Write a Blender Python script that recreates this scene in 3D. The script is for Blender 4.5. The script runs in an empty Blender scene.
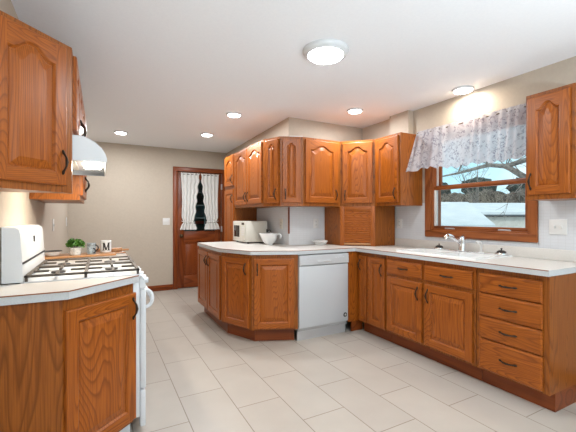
import bpy, bmesh, math, random
from math import sin, cos, pi, radians as R
from mathutils import Vector, Matrix, noise as mnoise

random.seed(7)
SC = bpy.context.scene
COL = SC.collection

# ------------------------------------------------------------------ camera
cam_d = bpy.data.cameras.new('camera')
cam_d.sensor_width = 36.0
cam_d.lens = 349.5 / 576 * 36
cam_d.shift_y = 1.3 / 576
cam_d.clip_start = 0.02
cam_d.clip_end = 300
cam = bpy.data.objects.new('camera', cam_d)
cam.location = (0, 0, 1.244)
cam.rotation_euler = (R(90), 0, -0.493)
COL.objects.link(cam)
SC.camera = cam

# ------------------------------------------------------------------ sky, exposure, main lamp strengths
SKY_STRENGTH = 1.0
LAMP_W = 9.0          # each small ceiling disc
BIG_LAMP_W = 9.0 
FAR_W = 11.5           # the three discs at the far end
FILL_UPLIGHT_W = 48.0       # each of the two unseen fill lamps added behind the camera
#     # the large flush fixture
SC.view_settings.view_transform = 'Standard'
SC.view_settings.look = 'None'
SC.view_settings.gamma = 1
SC.view_settings.exposure = 0.64
SC.view_settings.use_curve_mapping = False

world = bpy.data.worlds.new('sky')
SC.world = world
world.use_nodes = True
wt = world.node_tree
wt.nodes.clear()
wo = wt.nodes.new('ShaderNodeOutputWorld')
wb = wt.nodes.new('ShaderNodeBackground')
wn = wt.nodes.new('ShaderNodeTexNoise')
wc = wt.nodes.new('ShaderNodeTexCoord')
wr = wt.nodes.new('ShaderNodeValToRGB')
wn.inputs['Scale'].default_value = 3.5
wn.inputs['Detail'].default_value = 5
wr.color_ramp.elements[0].position = 0.36
wr.color_ramp.elements[0].color = (0.42, 0.70, 0.82, 1)
wr.color_ramp.elements[1].position = 0.56
wr.color_ramp.elements[1].color = (0.86, 0.93, 0.97, 1)
wt.links.new(wc.outputs['Generated'], wn.inputs['Vector'])
wt.links.new(wn.outputs['Fac'], wr.inputs['Fac'])
wt.links.new(wr.outputs['Color'], wb.inputs['Color'])
wb.inputs['Strength'].default_value = SKY_STRENGTH
wt.links.new(wb.outputs['Background'], wo.inputs['Surface'])
sun_d = bpy.data.lights.new('sun', 'SUN')
sun_d.energy = 0.7
sun_d.angle = R(8)
sun_d.color = (1.0, 0.96, 0.9)
sun = bpy.data.objects.new('sun', sun_d)
sun.rotation_euler = Vector((0.5, 0.6, -0.62)).to_track_quat('-Z', 'Y').to_euler()
COL.objects.link(sun)


# ------------------------------------------------------------------ materials
def mat(name, col, rough=0.5, metal=0.0, spec=0.5, emit=None, es=0.0):
    m = bpy.data.materials.new(name)
    m.use_nodes = True
    b = m.node_tree.nodes['Principled BSDF']
    b.inputs['Base Color'].default_value = (*col, 1)
    b.inputs['Roughness'].default_value = rough
    b.inputs['Metallic'].default_value = metal
    b.inputs['Specular IOR Level'].default_value = spec
    if emit:
        b.inputs['Emission Color'].default_value = (*emit, 1)
        b.inputs['Emission Strength'].default_value = es
    return m


def nodes_of(m):
    nt = m.node_tree
    return nt, nt.nodes['Principled BSDF']


def noisy(name, c1, c2, scale=20, rough=0.6, detail=4, lo=0.35, hi=0.65, bump=0.0, vscale=(1, 1, 1), spec=0.5):
    m = mat(name, c1, rough, spec=spec)
    nt, b = nodes_of(m)
    tc = nt.nodes.new('ShaderNodeTexCoord')
    mp = nt.nodes.new('ShaderNodeMapping')
    mp.inputs['Scale'].default_value = vscale
    n = nt.nodes.new('ShaderNodeTexNoise')
    n.inputs['Scale'].default_value = scale
    n.inputs['Detail'].default_value = detail
    r = nt.nodes.new('ShaderNodeValToRGB')
    r.color_ramp.elements[0].position = lo
    r.color_ramp.elements[0].color = (*c1, 1)
    r.color_ramp.elements[1].position = hi
    r.color_ramp.elements[1].color = (*c2, 1)
    nt.links.new(tc.outputs['Object'], mp.inputs['Vector'])
    nt.links.new(mp.outputs['Vector'], n.inputs['Vector'])
    nt.links.new(n.outputs['Fac'], r.inputs['Fac'])
    nt.links.new(r.outputs['Color'], b.inputs['Base Color'])
    if bump:
        bp = nt.nodes.new('ShaderNodeBump')
        bp.inputs['Strength'].default_value = bump
        bp.inputs['Distance'].default_value = 0.01
        nt.links.new(n.outputs['Fac'], bp.inputs['Height'])
        nt.links.new(bp.outputs['Normal'], b.inputs['Normal'])
    return m


def wood(name, dark, light, axis, rough=0.34, freq=58.0, pore=0.6):
    """Flat sawn oak: contour lines of a stretched noise give cathedral grain along `axis`; fine dark pores on top."""
    m = mat(name, light, rough, spec=0.35)
    nt, b = nodes_of(m)
    L = nt.links
    tc = nt.nodes.new('ShaderNodeTexCoord')
    oi = nt.nodes.new('ShaderNodeObjectInfo')
    off = nt.nodes.new('ShaderNodeVectorMath'); off.operation = 'SCALE'
    off.inputs[0].default_value = (37.0, 19.0, 53.0)
    L.new(oi.outputs['Random'], off.inputs['Scale'])
    add = nt.nodes.new('ShaderNodeVectorMath'); add.operation = 'ADD'
    L.new(tc.outputs['Object'], add.inputs[0]); L.new(off.outputs[0], add.inputs[1])
    mp = nt.nodes.new('ShaderNodeMapping')
    s = [4.2, 4.2, 4.2]; s['XYZ'.index(axis)] = 0.5
    mp.inputs['Scale'].default_value = s
    L.new(add.outputs[0], mp.inputs['Vector'])
    n = nt.nodes.new('ShaderNodeTexNoise'); n.inputs['Scale'].default_value = 1.0
    n.inputs['Detail'].default_value = 1.5; n.inputs['Roughness'].default_value = 0.45
    L.new(mp.outputs['Vector'], n.inputs['Vector'])
    mul = nt.nodes.new('ShaderNodeMath'); mul.operation = 'MULTIPLY'; mul.inputs[1].default_value = freq
    L.new(n.outputs['Fac'], mul.inputs[0])
    fr = nt.nodes.new('ShaderNodeMath'); fr.operation = 'FRACT'
    L.new(mul.outputs[0], fr.inputs[0])
    rp = nt.nodes.new('ShaderNodeValToRGB')
    e = rp.color_ramp.elements
    e[0].position = 0.0; e[0].color = (0, 0, 0, 1)
    e[1].position = 0.30; e[1].color = (0.75, 0.75, 0.75, 1)
    k = e.new(0.85); k.color = (1, 1, 1, 1)
    k = e.new(1.0); k.color = (0.2, 0.2, 0.2, 1)
    L.new(fr.outputs[0], rp.inputs['Fac'])
    mp2 = nt.nodes.new('ShaderNodeMapping')
    s2 = [150.0, 150.0, 150.0]; s2['XYZ'.index(axis)] = 4.0
    mp2.inputs['Scale'].default_value = s2
    L.new(add.outputs[0], mp2.inputs['Vector'])
    n2 = nt.nodes.new('ShaderNodeTexNoise'); n2.inputs['Scale'].default_value = 1.0; n2.inputs['Detail'].default_value = 2
    L.new(mp2.outputs['Vector'], n2.inputs['Vector'])
    r2 = nt.nodes.new('ShaderNodeMapRange')
    r2.inputs['From Min'].default_value = 0.36; r2.inputs['From Max'].default_value = 0.58
    r2.inputs['To Min'].default_value = 1 - pore; r2.inputs['To Max'].default_value = 1.0
    L.new(n2.outputs['Fac'], r2.inputs['Value'])
    mm = nt.nodes.new('ShaderNodeMath'); mm.operation = 'MULTIPLY'
    L.new(rp.outputs['Color'], mm.inputs[0]); L.new(r2.outputs['Result'], mm.inputs[1])
    mx = nt.nodes.new('ShaderNodeMix'); mx.data_type = 'RGBA'
    mx.inputs[6].default_value = (*dark, 1); mx.inputs[7].default_value = (*light, 1)
    L.new(mm.outputs[0], mx.inputs[0])
    L.new(mx.outputs[2], b.inputs['Base Color'])
    bp = nt.nodes.new('ShaderNodeBump'); bp.inputs['Strength'].default_value = 0.12; bp.inputs['Distance'].default_value = 0.002
    L.new(mm.outputs[0], bp.inputs['Height']); L.new(bp.outputs['Normal'], b.inputs['Normal'])
    return m


OD, OL = (0.20, 0.046, 0.004), (0.395, 0.106, 0.011)
OAK = wood('oak_upright', OD, OL, 'Z')
OAKH = wood('oak_level', OD, OL, 'X')
OAK_PLAIN = wood('oak_end_panel', (0.17, 0.044, 0.005), (0.33, 0.098, 0.013), 'Z', freq=46)
CH = ((0.12, 0.022, 0.003), (0.235, 0.052, 0.009))
STAIN = wood('stained_upright', *CH, 'Z', freq=7, pore=0.3)
STAINX = wood('stained_level', *CH, 'X', freq=7, pore=0.3)
STAINY = wood('stained_level_side', *CH, 'Y', freq=7, pore=0.3)
CW_ = ((0.16, 0.038, 0.008), (0.33, 0.098, 0.026))
WOODW = wood('window_wood_upright', *CW_, 'Z', freq=9, pore=0.3)
WOODWX = wood('window_wood_level', *CW_, 'X', freq=9, pore=0.3)
BOARD = wood('board_wood', (0.30, 0.13, 0.05), (0.55, 0.28, 0.12), 'X', freq=8)
CEIL = noisy('ceiling_paint', (0.86, 0.885, 0.925), (0.88, 0.905, 0.94), 60, 0.9)
WALL = noisy('beige_paint', (0.475, 0.405, 0.33), (0.495, 0.425, 0.345), 40, 0.85)
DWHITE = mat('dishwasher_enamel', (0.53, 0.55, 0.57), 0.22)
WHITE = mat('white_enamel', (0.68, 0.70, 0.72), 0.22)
CREAMP = mat('cream_plastic', (0.66, 0.62, 0.54), 0.35)
CERAMIC = mat('white_ceramic', (0.76, 0.76, 0.75), 0.15)
PLASTIC = mat('white_plastic', (0.68, 0.67, 0.65), 0.4)
LTGREY = mat('light_grey_plastic', (0.42, 0.42, 0.42), 0.5)
BLACK = mat('black_iron', (0.025, 0.022, 0.02), 0.45)
IRON = mat('worn_grate_iron', (0.07, 0.055, 0.042), 0.5)
DARK = mat('dark_gap', (0.015, 0.015, 0.016), 0.6)
DGLASS = mat('dark_glass', (0.03, 0.025, 0.02), 0.08)
BRONZE = mat('dark_bronze', (0.045, 0.032, 0.024), 0.35, 0.8)
CHROME = mat('chrome', (0.82, 0.84, 0.86), 0.09, 1.0)
STEEL = mat('brushed_aluminium', (0.62, 0.64, 0.66), 0.4, 0.6)
BRASSD = mat('dark_brass', (0.10, 0.06, 0.03), 0.35, 0.9)
COUNTER = noisy('cream_laminate', (0.60, 0.565, 0.52), (0.64, 0.605, 0.56), 160, 0.28)
CEDGE = noisy('grey_laminate_edge', (0.50, 0.525, 0.54), (0.55, 0.575, 0.59), 160, 0.35)
CLINE = mat('brown_laminate_seam', (0.26, 0.10, 0.045), 0.5)
GREYC = noisy('grey_glaze', (0.20, 0.23, 0.25), (0.45, 0.50, 0.52), 90, 0.35)
POTM = noisy('cement_pot', (0.45, 0.43, 0.40), (0.68, 0.66, 0.62), 60, 0.7)
LEAF = noisy('leaf_green', (0.03, 0.11, 0.012), (0.12, 0.30, 0.04), 60, 0.5)
SNOW = noisy('snow', (0.56, 0.61, 0.635), (0.64, 0.68, 0.70), 1.5, 0.8)
BARK = noisy('bark', (0.10, 0.09, 0.08), (0.30, 0.27, 0.24), 9, 0.9)
TWIG = noisy('pale_twig', (0.24, 0.20, 0.15), (0.46, 0.40, 0.32), 9, 0.9)
BUSH = noisy('winter_brush', (0.04, 0.035, 0.03), (0.17, 0.145, 0.12), 5, 0.95, bump=0.8)
CONIF = noisy('dark_evergreen', (0.02, 0.032, 0.028), (0.08, 0.10, 0.09), 8, 0.95, bump=0.8)
SIDING = noisy('garage_siding', (0.52, 0.50, 0.45), (0.60, 0.58, 0.53), 5, 0.8)
EAVE = mat('dark_eave', (0.10, 0.11, 0.12), 0.7)
PORCH = noisy('dark_green_siding', (0.01, 0.045, 0.042), (0.03, 0.085, 0.08), 4, 0.7)
PORCHB = mat('pale_teal_panel', (0.10, 0.26, 0.29), 0.6)
PORCHR = mat('dark_red_rail', (0.14, 0.02, 0.015), 0.6)
LAMP = mat('lamp_diffuser', (0.9, 0.9, 0.9), 0.4, emit=(0.96, 0.98, 1.0), es=14.0)
HLAMP = mat('hood_lamp_lens', (0.9, 0.9, 0.9), 0.4, emit=(1.0, 0.92, 0.78), es=9.0)


def glass_mat():
    m = bpy.data.materials.new('window_glass')
    m.use_nodes = True
    nt = m.node_tree
    nt.nodes.clear()
    o = nt.nodes.new('ShaderNodeOutputMaterial')
    mx = nt.nodes.new('ShaderNodeMixShader')
    t = nt.nodes.new('ShaderNodeBsdfTransparent')
    t.inputs['Color'].default_value = (0.95, 0.97, 0.97, 1)
    g = nt.nodes.new('ShaderNodeBsdfGlossy')
    g.inputs['Roughness'].default_value = 0.02
    f = nt.nodes.new('ShaderNodeFresnel')
    f.inputs['IOR'].default_value = 1.3
    nt.links.new(f.outputs[0], mx.inputs[0])
    nt.links.new(t.outputs[0], mx.inputs[1])
    nt.links.new(g.outputs[0], mx.inputs[2])
    nt.links.new(mx.outputs[0], o.inputs['Surface'])
    return m


GLASS = glass_mat()


def fabric(name, col, printcol=None, trans=0.35, sheer=0.0):
    m = bpy.data.materials.new(name)
    m.use_nodes = True
    nt = m.node_tree
    nt.nodes.clear()
    L = nt.links
    o = nt.nodes.new('ShaderNodeOutputMaterial')
    d = nt.nodes.new('ShaderNodeBsdfDiffuse')
    t = nt.nodes.new('ShaderNodeBsdfTranslucent')
    mx = nt.nodes.new('ShaderNodeMixShader')
    mx.inputs[0].default_value = trans
    d.inputs['Color'].default_value = (*col, 1)
    t.inputs['Color'].default_value = (*col, 1)
    L.new(d.outputs[0], mx.inputs[1]); L.new(t.outputs[0], mx.inputs[2])
    if printcol:
        tc = nt.nodes.new('ShaderNodeTexCoord')
        n1 = nt.nodes.new('ShaderNodeTexNoise'); n1.inputs['Scale'].default_value = 34; n1.inputs['Detail'].default_value = 3
        n2 = nt.nodes.new('ShaderNodeTexNoise'); n2.inputs['Scale'].default_value = 13; n2.inputs['Detail'].default_value = 2
        a = nt.nodes.new('ShaderNodeValToRGB')
        e = a.color_ramp.elements
        e[0].position = 0.0; e[0].color = (0, 0, 0, 1)
        e[1].position = 1.0; e[1].color = (0, 0, 0, 1)
        for p, v in ((0.515, 0), (0.545, 1), (0.59, 1), (0.625, 0)):
            k = e.new(p); k.color = (v, v, v, 1)
        b2 = nt.nodes.new('ShaderNodeMapRange')
        b2.inputs['From Min'].default_value = 0.36; b2.inputs['From Max'].default_value = 0.55
        mm = nt.nodes.new('ShaderNodeMath'); mm.operation = 'MULTIPLY'
        c = nt.nodes.new('ShaderNodeMix'); c.data_type = 'RGBA'
        c.inputs[6].default_value = (*col, 1); c.inputs[7].default_value = (*printcol, 1)
        L.new(tc.outputs['Object'], n1.inputs['Vector']); L.new(tc.outputs['Object'], n2.inputs['Vector'])
        L.new(n1.outputs['Fac'], a.inputs['Fac']); L.new(n2.outputs['Fac'], b2.inputs['Value'])
        L.new(a.outputs['Color'], mm.inputs[0]); L.new(b2.outputs['Result'], mm.inputs[1])
        L.new(mm.outputs[0], c.inputs[0])
        L.new(c.outputs[2], d.inputs['Color']); L.new(c.outputs[2], t.inputs['Color'])
    last = mx
    if sheer:
        tr = nt.nodes.new('ShaderNodeBsdfTransparent')
        m2 = nt.nodes.new('ShaderNodeMixShader'); m2.inputs[0].default_value = sheer
        L.new(mx.outputs[0], m2.inputs[1]); L.new(tr.outputs[0], m2.inputs[2])
        last = m2
    L.new(last.outputs[0], o.inputs['Surface'])
    return m


CURTAIN = fabric('white_cotton', (0.86, 0.85, 0.82), None, 0.25)
VALANCE = fabric('printed_voile', (0.66, 0.66, 0.71), (0.33, 0.32, 0.39), 0.4, 0.16)


def tile_floor():
    m = mat('beige_floor_tile', (0.6, 0.5, 0.4), 0.35)
    nt, b = nodes_of(m)
    L = nt.links
    tc = nt.nodes.new('ShaderNodeTexCoord')
    sp = nt.nodes.new('ShaderNodeSeparateXYZ')
    cb = nt.nodes.new('ShaderNodeCombineXYZ')
    ax = nt.nodes.new('ShaderNodeMath'); ax.operation = 'ADD'; ax.inputs[1].default_value = 12.388 - 0.1676
    ay = nt.nodes.new('ShaderNodeMath'); ay.operation = 'ADD'; ay.inputs[1].default_value = 6.3 - 2.475
    L.new(tc.outputs['Object'], sp.inputs[0])
    L.new(sp.outputs['X'], ax.inputs[0]); L.new(sp.outputs['Y'], ay.inputs[0])
    L.new(ay.outputs[0], cb.inputs['X']); L.new(ax.outputs[0], cb.inputs['Y'])
    br = nt.nodes.new('ShaderNodeTexBrick')
    br.offset = 0.5
    br.inputs['Scale'].default_value = 1
    br.inputs['Brick Width'].default_value = 0.63
    br.inputs['Row Height'].default_value = 0.3097
    br.inputs['Mortar Size'].default_value = 0.0030
    br.inputs['Mortar Smooth'].default_value = 0.1
    br.inputs['Bias'].default_value = 0
    br.inputs['Color1'].default_value = (0.405, 0.36, 0.313, 1)
    br.inputs['Color2'].default_value = (0.43, 0.385, 0.335, 1)
    br.inputs['Mortar'].default_value = (0.21, 0.165, 0.125, 1)
    L.new(cb.outputs[0], br.inputs['Vector'])
    n = nt.nodes.new('ShaderNodeTexNoise'); n.inputs['Scale'].default_value = 5; n.inputs['Detail'].default_value = 6
    L.new(tc.outputs['Object'], n.inputs['Vector'])
    r = nt.nodes.new('ShaderNodeMapRange'); r.inputs['To Min'].default_value = 0.92; r.inputs['To Max'].default_value = 1.06
    L.new(n.outputs['Fac'], r.inputs['Value'])
    mx = nt.nodes.new('ShaderNodeVectorMath'); mx.operation = 'SCALE'
    L.new(br.outputs['Color'], mx.inputs[0]); L.new(r.outputs['Result'], mx.inputs['Scale'])
    L.new(mx.outputs[0], b.inputs['Base Color'])
    return m


def splash_mat():
    m = mat('grey_grid_wallcovering', (0.6, 0.6, 0.6), 0.55)
    nt, b = nodes_of(m)
    L = nt.links
    tc = nt.nodes.new('ShaderNodeTexCoord')
    sp = nt.nodes.new('ShaderNodeSeparateXYZ')
    cb = nt.nodes.new('ShaderNodeCombineXYZ')
    ad = nt.nodes.new('ShaderNodeMath'); ad.operation = 'ADD'
    L.new(tc.outputs['Object'], sp.inputs[0])
    L.new(sp.outputs['X'], ad.inputs[0]); L.new(sp.outputs['Y'], ad.inputs[1])
    L.new(ad.outputs[0], cb.inputs['X']); L.new(sp.outputs['Z'], cb.inputs['Y'])
    br = nt.nodes.new('ShaderNodeTexBrick')
    br.offset = 0.0
    br.inputs['Scale'].default_value = 1
    br.inputs['Brick Width'].default_value = 0.05
    br.inputs['Row Height'].default_value = 0.025
    br.inputs['Mortar Size'].default_value = 0.0016
    br.inputs['Color1'].default_value = (0.60, 0.61, 0.63, 1)
    br.inputs['Color2'].default_value = (0.615, 0.625, 0.645, 1)
    br.inputs['Mortar'].default_value = (0.565, 0.57, 0.58, 1)
    L.new(cb.outputs[0], br.inputs['Vector'])
    L.new(br.outputs['Color'], b.inputs['Base Color'])
    return m


FLOOR = tile_floor()
SPLASH = splash_mat()


# ------------------------------------------------------------------ mesh helpers
class MB:
    def __init__(self):
        self.bm = bmesh.new()

    def _mark(self, mi):
        lay = self.bm.faces.layers.int.get('done') or self.bm.faces.layers.int.new('done')
        for f in self.bm.faces:
            if not f[lay]:
                f.material_index = mi
                f[lay] = 1

    def box(self, x0, x1, y0, y1, z0, z1, bev=0.0, mi=0, seg=2):
        self.bm.faces.layers.int.get('done') or self.bm.faces.layers.int.new('done')
        r = bmesh.ops.create_cube(self.bm, size=1)
        vs = r['verts']
        for v in vs:
            v.co = Vector(((x0 + x1) / 2 + v.co.x * (x1 - x0), (y0 + y1) / 2 + v.co.y * (y1 - y0), (z0 + z1) / 2 + v.co.z * (z1 - z0)))
        if bev:
            es = list({e for v in vs for e in v.link_edges})
            bmesh.ops.bevel(self.bm, geom=es, offset=bev, segments=seg, profile=0.5, affect='EDGES')
        self._mark(mi)
        return self

    def prism(self, poly, z0, z1, mi=0, side_mi=None):
        n = len(poly)
        lo = [self.bm.verts.new((p[0], p[1], z0)) for p in poly]
        hi = [self.bm.verts.new((p[0], p[1], z1)) for p in poly]
        f = self.bm.faces.new(lo[::-1]); f.material_index = mi
        f = self.bm.faces.new(hi); f.material_index = mi
        for i in range(n):
            f = self.bm.faces.new((lo[i], lo[(i + 1) % n], hi[(i + 1) % n], hi[i]))
            f.material_index = mi if side_mi is None else side_mi
        return self

    def extrude_x(self, prof, x0, x1, mi=0):
        """profile of (y, z) points swept along x"""
        a = [self.bm.verts.new((x0, p[0], p[1])) for p in prof]
        b = [self.bm.verts.new((x1, p[0], p[1])) for p in prof]
        n = len(prof)
        fs = [self.bm.faces.new(a), self.bm.faces.new(b[::-1])]
        for i in range(n):
            fs.append(self.bm.faces.new((a[i], b[i], b[(i + 1) % n], a[(i + 1) % n])))
        for f in fs:
            f.material_index = mi
        return self

    def tube(self, pts, rad, seg=8, mi=0, cap=True, flat=1.0):
        pts = [Vector(p) for p in pts]
        rs = rad if isinstance(rad, (list, tuple)) else [rad] * len(pts)
        rings = []
        up = None
        for i, p in enumerate(pts):
            t = (pts[min(i + 1, len(pts) - 1)] - pts[max(i - 1, 0)]).normalized()
            if up is None:
                up = Vector((0, 0, 1)) if abs(t.z) < 0.9 else Vector((1, 0, 0))
            s = t.cross(up)
            if s.length < 1e-5:
                s = t.cross(Vector((0.3, 1, 0.2)))
            s.normalize()
            up = s.cross(t).normalized()
            rings.append([self.bm.verts.new(p + (s * cos(2 * pi * k / seg) + up * sin(2 * pi * k / seg) * flat) * rs[i]) for k in range(seg)])
        for a, b in zip(rings, rings[1:]):
            for k in range(seg):
                f = self.bm.faces.new((a[k], a[(k + 1) % seg], b[(k + 1) % seg], b[k]))
                f.material_index = mi
        if cap:
            for r in (rings[0][::-1], rings[-1]):
                f = self.bm.faces.new(r); f.material_index = mi
        return self

    def lathe(self, prof, c=(0, 0, 0), seg=32, mi=0, axis='Z'):
        """profile of (radius, height) points turned about an axis through c"""
        rings = []
        for r, h in prof:
            ring = []
            for k in range(seg):
                a = 2 * pi * k / seg
                v = Vector((r * cos(a), r * sin(a), h))
                if axis == 'Y':
                    v = Vector((v.x, -v.z, v.y))
                elif axis == 'X':
                    v = Vector((v.z, v.x, v.y))
                ring.append(self.bm.verts.new(Vector(c) + v))
            rings.append(ring)
        for a, b in zip(rings, rings[1:]):
            for k in range(seg):
                f = self.bm.faces.new((a[k], a[(k + 1) % seg], b[(k + 1) % seg], b[k]))
                f.material_index = mi
        for r in (rings[0][::-1], rings[-1]):
            try:
                f = self.bm.faces.new(r); f.material_index = mi
            except ValueError:
                pass
        return self

    def grid(self, fn, nu, nv, mi=0):
        vs = [[self.bm.verts.new(fn(i / nu, j / nv)) for j in range(nv + 1)] for i in range(nu + 1)]
        for i in range(nu):
            for j in range(nv):
                f = self.bm.faces.new((vs[i][j], vs[i + 1][j], vs[i + 1][j + 1], vs[i][j + 1]))
                f.material_index = mi
        return self

    def blob(self, c, r, sub=3, amp=0.25, freq=2.0, seed=0.0, mi=0, sc=(1, 1, 1)):
        for v in bmesh.ops.create_icosphere(self.bm, subdivisions=sub, radius=1)['verts']:
                d = v.co.normalized()
                k = 1 + amp * mnoise.noise(d * freq + Vector((seed, seed * 1.7, 3.1))) + amp * 0.6 * mnoise.noise(d * freq * 3.1 + Vector((seed, 1, 2)))
                v.co = Vector(c) + Vector((d.x * sc[0], d.y * sc[1], d.z * sc[2])) * (r * k)
        return self

    def build(self, name, mats, parent=None, loc=None, rot=None, clean=True, sharp=0.6):
        bm = self.bm
        if clean:
            bmesh.ops.remove_doubles(bm, verts=bm.verts, dist=1e-5)
            bmesh.ops.recalc_face_normals(bm, faces=bm.faces)
        for f in bm.faces:
            f.smooth = True
        for e in bm.edges:
            if len(e.link_faces) == 2 and e.calc_face_angle(0) > sharp:
                e.smooth = False
        me = bpy.data.meshes.new(name)
        bm.to_mesh(me)
        bm.free()
        o = bpy.data.objects.new(name, me)
        for m in (mats if isinstance(mats, (list, tuple)) else [mats]):
            me.materials.append(m)
        COL.objects.link(o)
        if parent:
            o.parent = parent
        if loc:
            o.location = loc
        if rot:
            o.rotation_euler = rot
        return o


def tag(o, label, cat, group=None):
    o['label'] = label
    o['category'] = cat
    if group:
        o['group'] = group
    return o


def thing(name, label, cat, loc=(0, 0, 0), rz=0.0, group=None):
    o = bpy.data.objects.new(name, None)
    o.empty_display_size = 0.05
    o.location = loc
    o.rotation_euler = (0, 0, rz)
    COL.objects.link(o)
    return tag(o, label, cat, group)


def struct(o):
    o['kind'] = 'structure'
    return o


def sempty(name, loc=(0, 0, 0), rz=0.0):
    o = bpy.data.objects.new(name, None)
    o.empty_display_size = 0.05
    o.location = loc
    o.rotation_euler = (0, 0, rz)
    COL.objects.link(o)
    return struct(o)


# ------------------------------------------------------------------ room shell
XL, XR, YF, YB, ZC = -0.43, 3.08, 6.24, -1.7, 2.43
XA, YW = 1.967, 3.64
WIN = (1.578, 2.533, 1.108, 2.085)      # right window opening: y0 y1 z0 z1
struct(MB().box(XL - 0.1, XR + 0.15, YB - 0.15, YF + 0.1, -0.1, 0).build('floor', FLOOR))
struct(MB().box(XL - 0.1, XR + 0.15, YB - 0.15, YF + 0.1, ZC, ZC + 0.1).build('ceiling', CEIL))
struct(MB().box(XL - 0.1, XL, YB - 0.15, YF + 0.1, 0, ZC).build('wall_left', WALL))
y0, y1, z0, z1 = WIN
w = MB()
w.box(XR, XR + 0.15, YB - 0.15, y0, 0, ZC)
w.box(XR, XR + 0.15, y1, YW + 0.1, 0, ZC)
w.box(XR, XR + 0.15, y0, y1, 0, z0)
w.box(XR, XR + 0.15, y0, y1, z1, ZC)
struct(w.build('wall_right', WALL))
# partition with its outer corner, and the short recess beyond the tall cabinet
struct(MB().prism([(XA, YW), (XR + 0.15, YW), (XR + 0.15, YF + 0.1), (2.063, YF + 0.1)], 0, ZC).build('wall_partition', WALL))
# far wall with the door opening
DX0, DX1, DZ = 1.172, 1.962, 2.045
w = MB()
w.box(XL, DX0, YF, YF + 0.1, 0, ZC)
w.box(DX1, 2.06, YF, YF + 0.1, 0, ZC)
w.box(DX0, DX1, YF, YF + 0.1, DZ, ZC)
struct(w.build('wall_back', WALL))
# wall behind the camera; its wide glazing is added to let in daylight
RX0, RX1, RZ = -0.3, 2.95, 2.33
w = MB()
w.box(XL, RX0, YB - 0.15, YB, 0, ZC)
w.box(RX1, XR, YB - 0.15, YB, 0, ZC)
w.box(RX0, RX1, YB - 0.15, YB, RZ, ZC)
struct(w.build('wall_rear', WALL))
pd = sempty('added_rear_glazing', ((RX0 + RX1) / 2, YB - 0.08, 0))
hw = (RX1 - RX0) / 2
f = MB()
for xa, xb in ((-hw, -hw + 0.07), (-0.05, 0.05), (hw - 0.07, hw)):
    f.box(xa, xb, -0.03, 0.03, 0.0, RZ)
f.box(-hw, hw, -0.028, 0.028, 0, 0.1).box(-hw, hw, -0.028, 0.028, RZ - 0.07, RZ)
f.build('glazing_frame', WHITE, pd)
MB().box(-hw + 0.06, hw - 0.06, -0.003, 0.003, 0.09, RZ - 0.06).build('glass_pane', GLASS, pd)

# chase above the right upper cabinet
struct(MB().box(3.0, XR, 2.775, 3.055, 2.131, ZC).build('wall_chase', WALL))
# grey wall covering between worktop and upper cabinets
struct(MB().box(XA, XR - 0.005, YW - 0.004, YW, 0.9, 1.40).build('trim_1', SPLASH))
struct(MB().box(XA - 0.004, XA, YW - 0.004, 4.59, 0.9, 1.40).build('trim_2', SPLASH))
s = MB()
s.box(XR - 0.004, XR, 0.2, 1.508, 0.9, 1.40).box(XR - 0.004, XR, 2.603, YW - 0.004, 0.9, 1.40).box(XR - 0.004, XR, 1.505, 2.603, 0.9, 1.041)
struct(s.build('trim_3', SPLASH))
struct(MB().box(XA - 0.016, XA + 0.004, YW - 0.018, YW - 0.004, 1.05, 1.368, 0.003).build('trim_4', STAIN))
struct(MB().box(XL, 1.10, YF - 0.016, YF, 0, 0.095, 0.005).build('baseboard_back', STAINX))
struct(MB().box(XL, XL + 0.016, 3.78, YF - 0.016, 0, 0.095, 0.005).build('baseboard_left', STAINY))
struct(MB().box(XR - 0.016, XR, YB, 1.13, 0, 0.095, 0.005).build('baseboard_right', STAINY))

# ------------------------------------------------------------------ far door
d = sempty('door_1', ((DX0 + DX1) / 2, YF, 0))
hw = (DX1 - DX0) / 2
c = MB()
c.box(-hw - 0.07, -hw + 0.006, -0.022, 0, 0, DZ + 0.075, 0.006)
c.box(hw - 0.006, hw + 0.07, -0.022, 0, 0, DZ + 0.075, 0.006)
c.build('door_casing', STAIN, d)
MB().box(-hw - 0.0699, hw + 0.0699, -0.0225, 0, DZ - 0.004, DZ + 0.0755, 0.006).build('head_casing', STAINX, d)
sl = MB()
W2 = hw - 0.008
sl.box(-W2, -W2 + 0.11, 0.004, 0.044, 0.012, DZ - 0.012, 0.004)
sl.box(W2 - 0.11, W2, 0.004, 0.044, 0.012, DZ - 0.012, 0.004)
sl.box(-0.05, 0.05, 0.004, 0.044, 0.2, 0.83, 0.004)
sl.build('door_stiles', STAIN, d)
sl = MB()
sl.box(-W2 + 0.11, W2 - 0.11, 0.004, 0.044, 0.012, 0.22, 0.004)
sl.box(-W2 + 0.11, W2 - 0.11, 0.004, 0.044, 0.80, 1.0, 0.004)
sl.box(-W2 + 0.11, W2 - 0.11, 0.004, 0.044, DZ - 0.135, DZ - 0.012, 0.004)
sl.build('door_rails', STAINX, d)
for sx in (-1, 1):
    xa, xb = (-W2 + 0.11, -0.05) if sx < 0 else (0.05, W2 - 0.11)
    MB().box(xa - 0.004, xb + 0.004, 0.018, 0.03, 0.2, 0.82).box(xa + 0.03, xb - 0.03, 0.010, 0.03, 0.25, 0.77, 0.006).build('door_panel', STAIN, d)
MB().box(-W2 + 0.105, W2 - 0.105, 0.022, 0.027, 0.99, DZ - 0.13).build('glass_pane', GLASS, d)
mu = MB()
for zz in (1.23, 1.46, 1.69):
    mu.box(-W2 + 0.11, W2 - 0.11, 0.014, 0.034, zz - 0.01, zz + 0.01)
for xx in (-0.095, 0.095):
    mu.box(xx - 0.01, xx + 0.01, 0.0135, 0.0345, 1.0, DZ - 0.135)
mu.build('muntin_grid', mat('dark_green_muntin', (0.03, 0.06, 0.06), 0.5), d)
k = MB()
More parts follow.
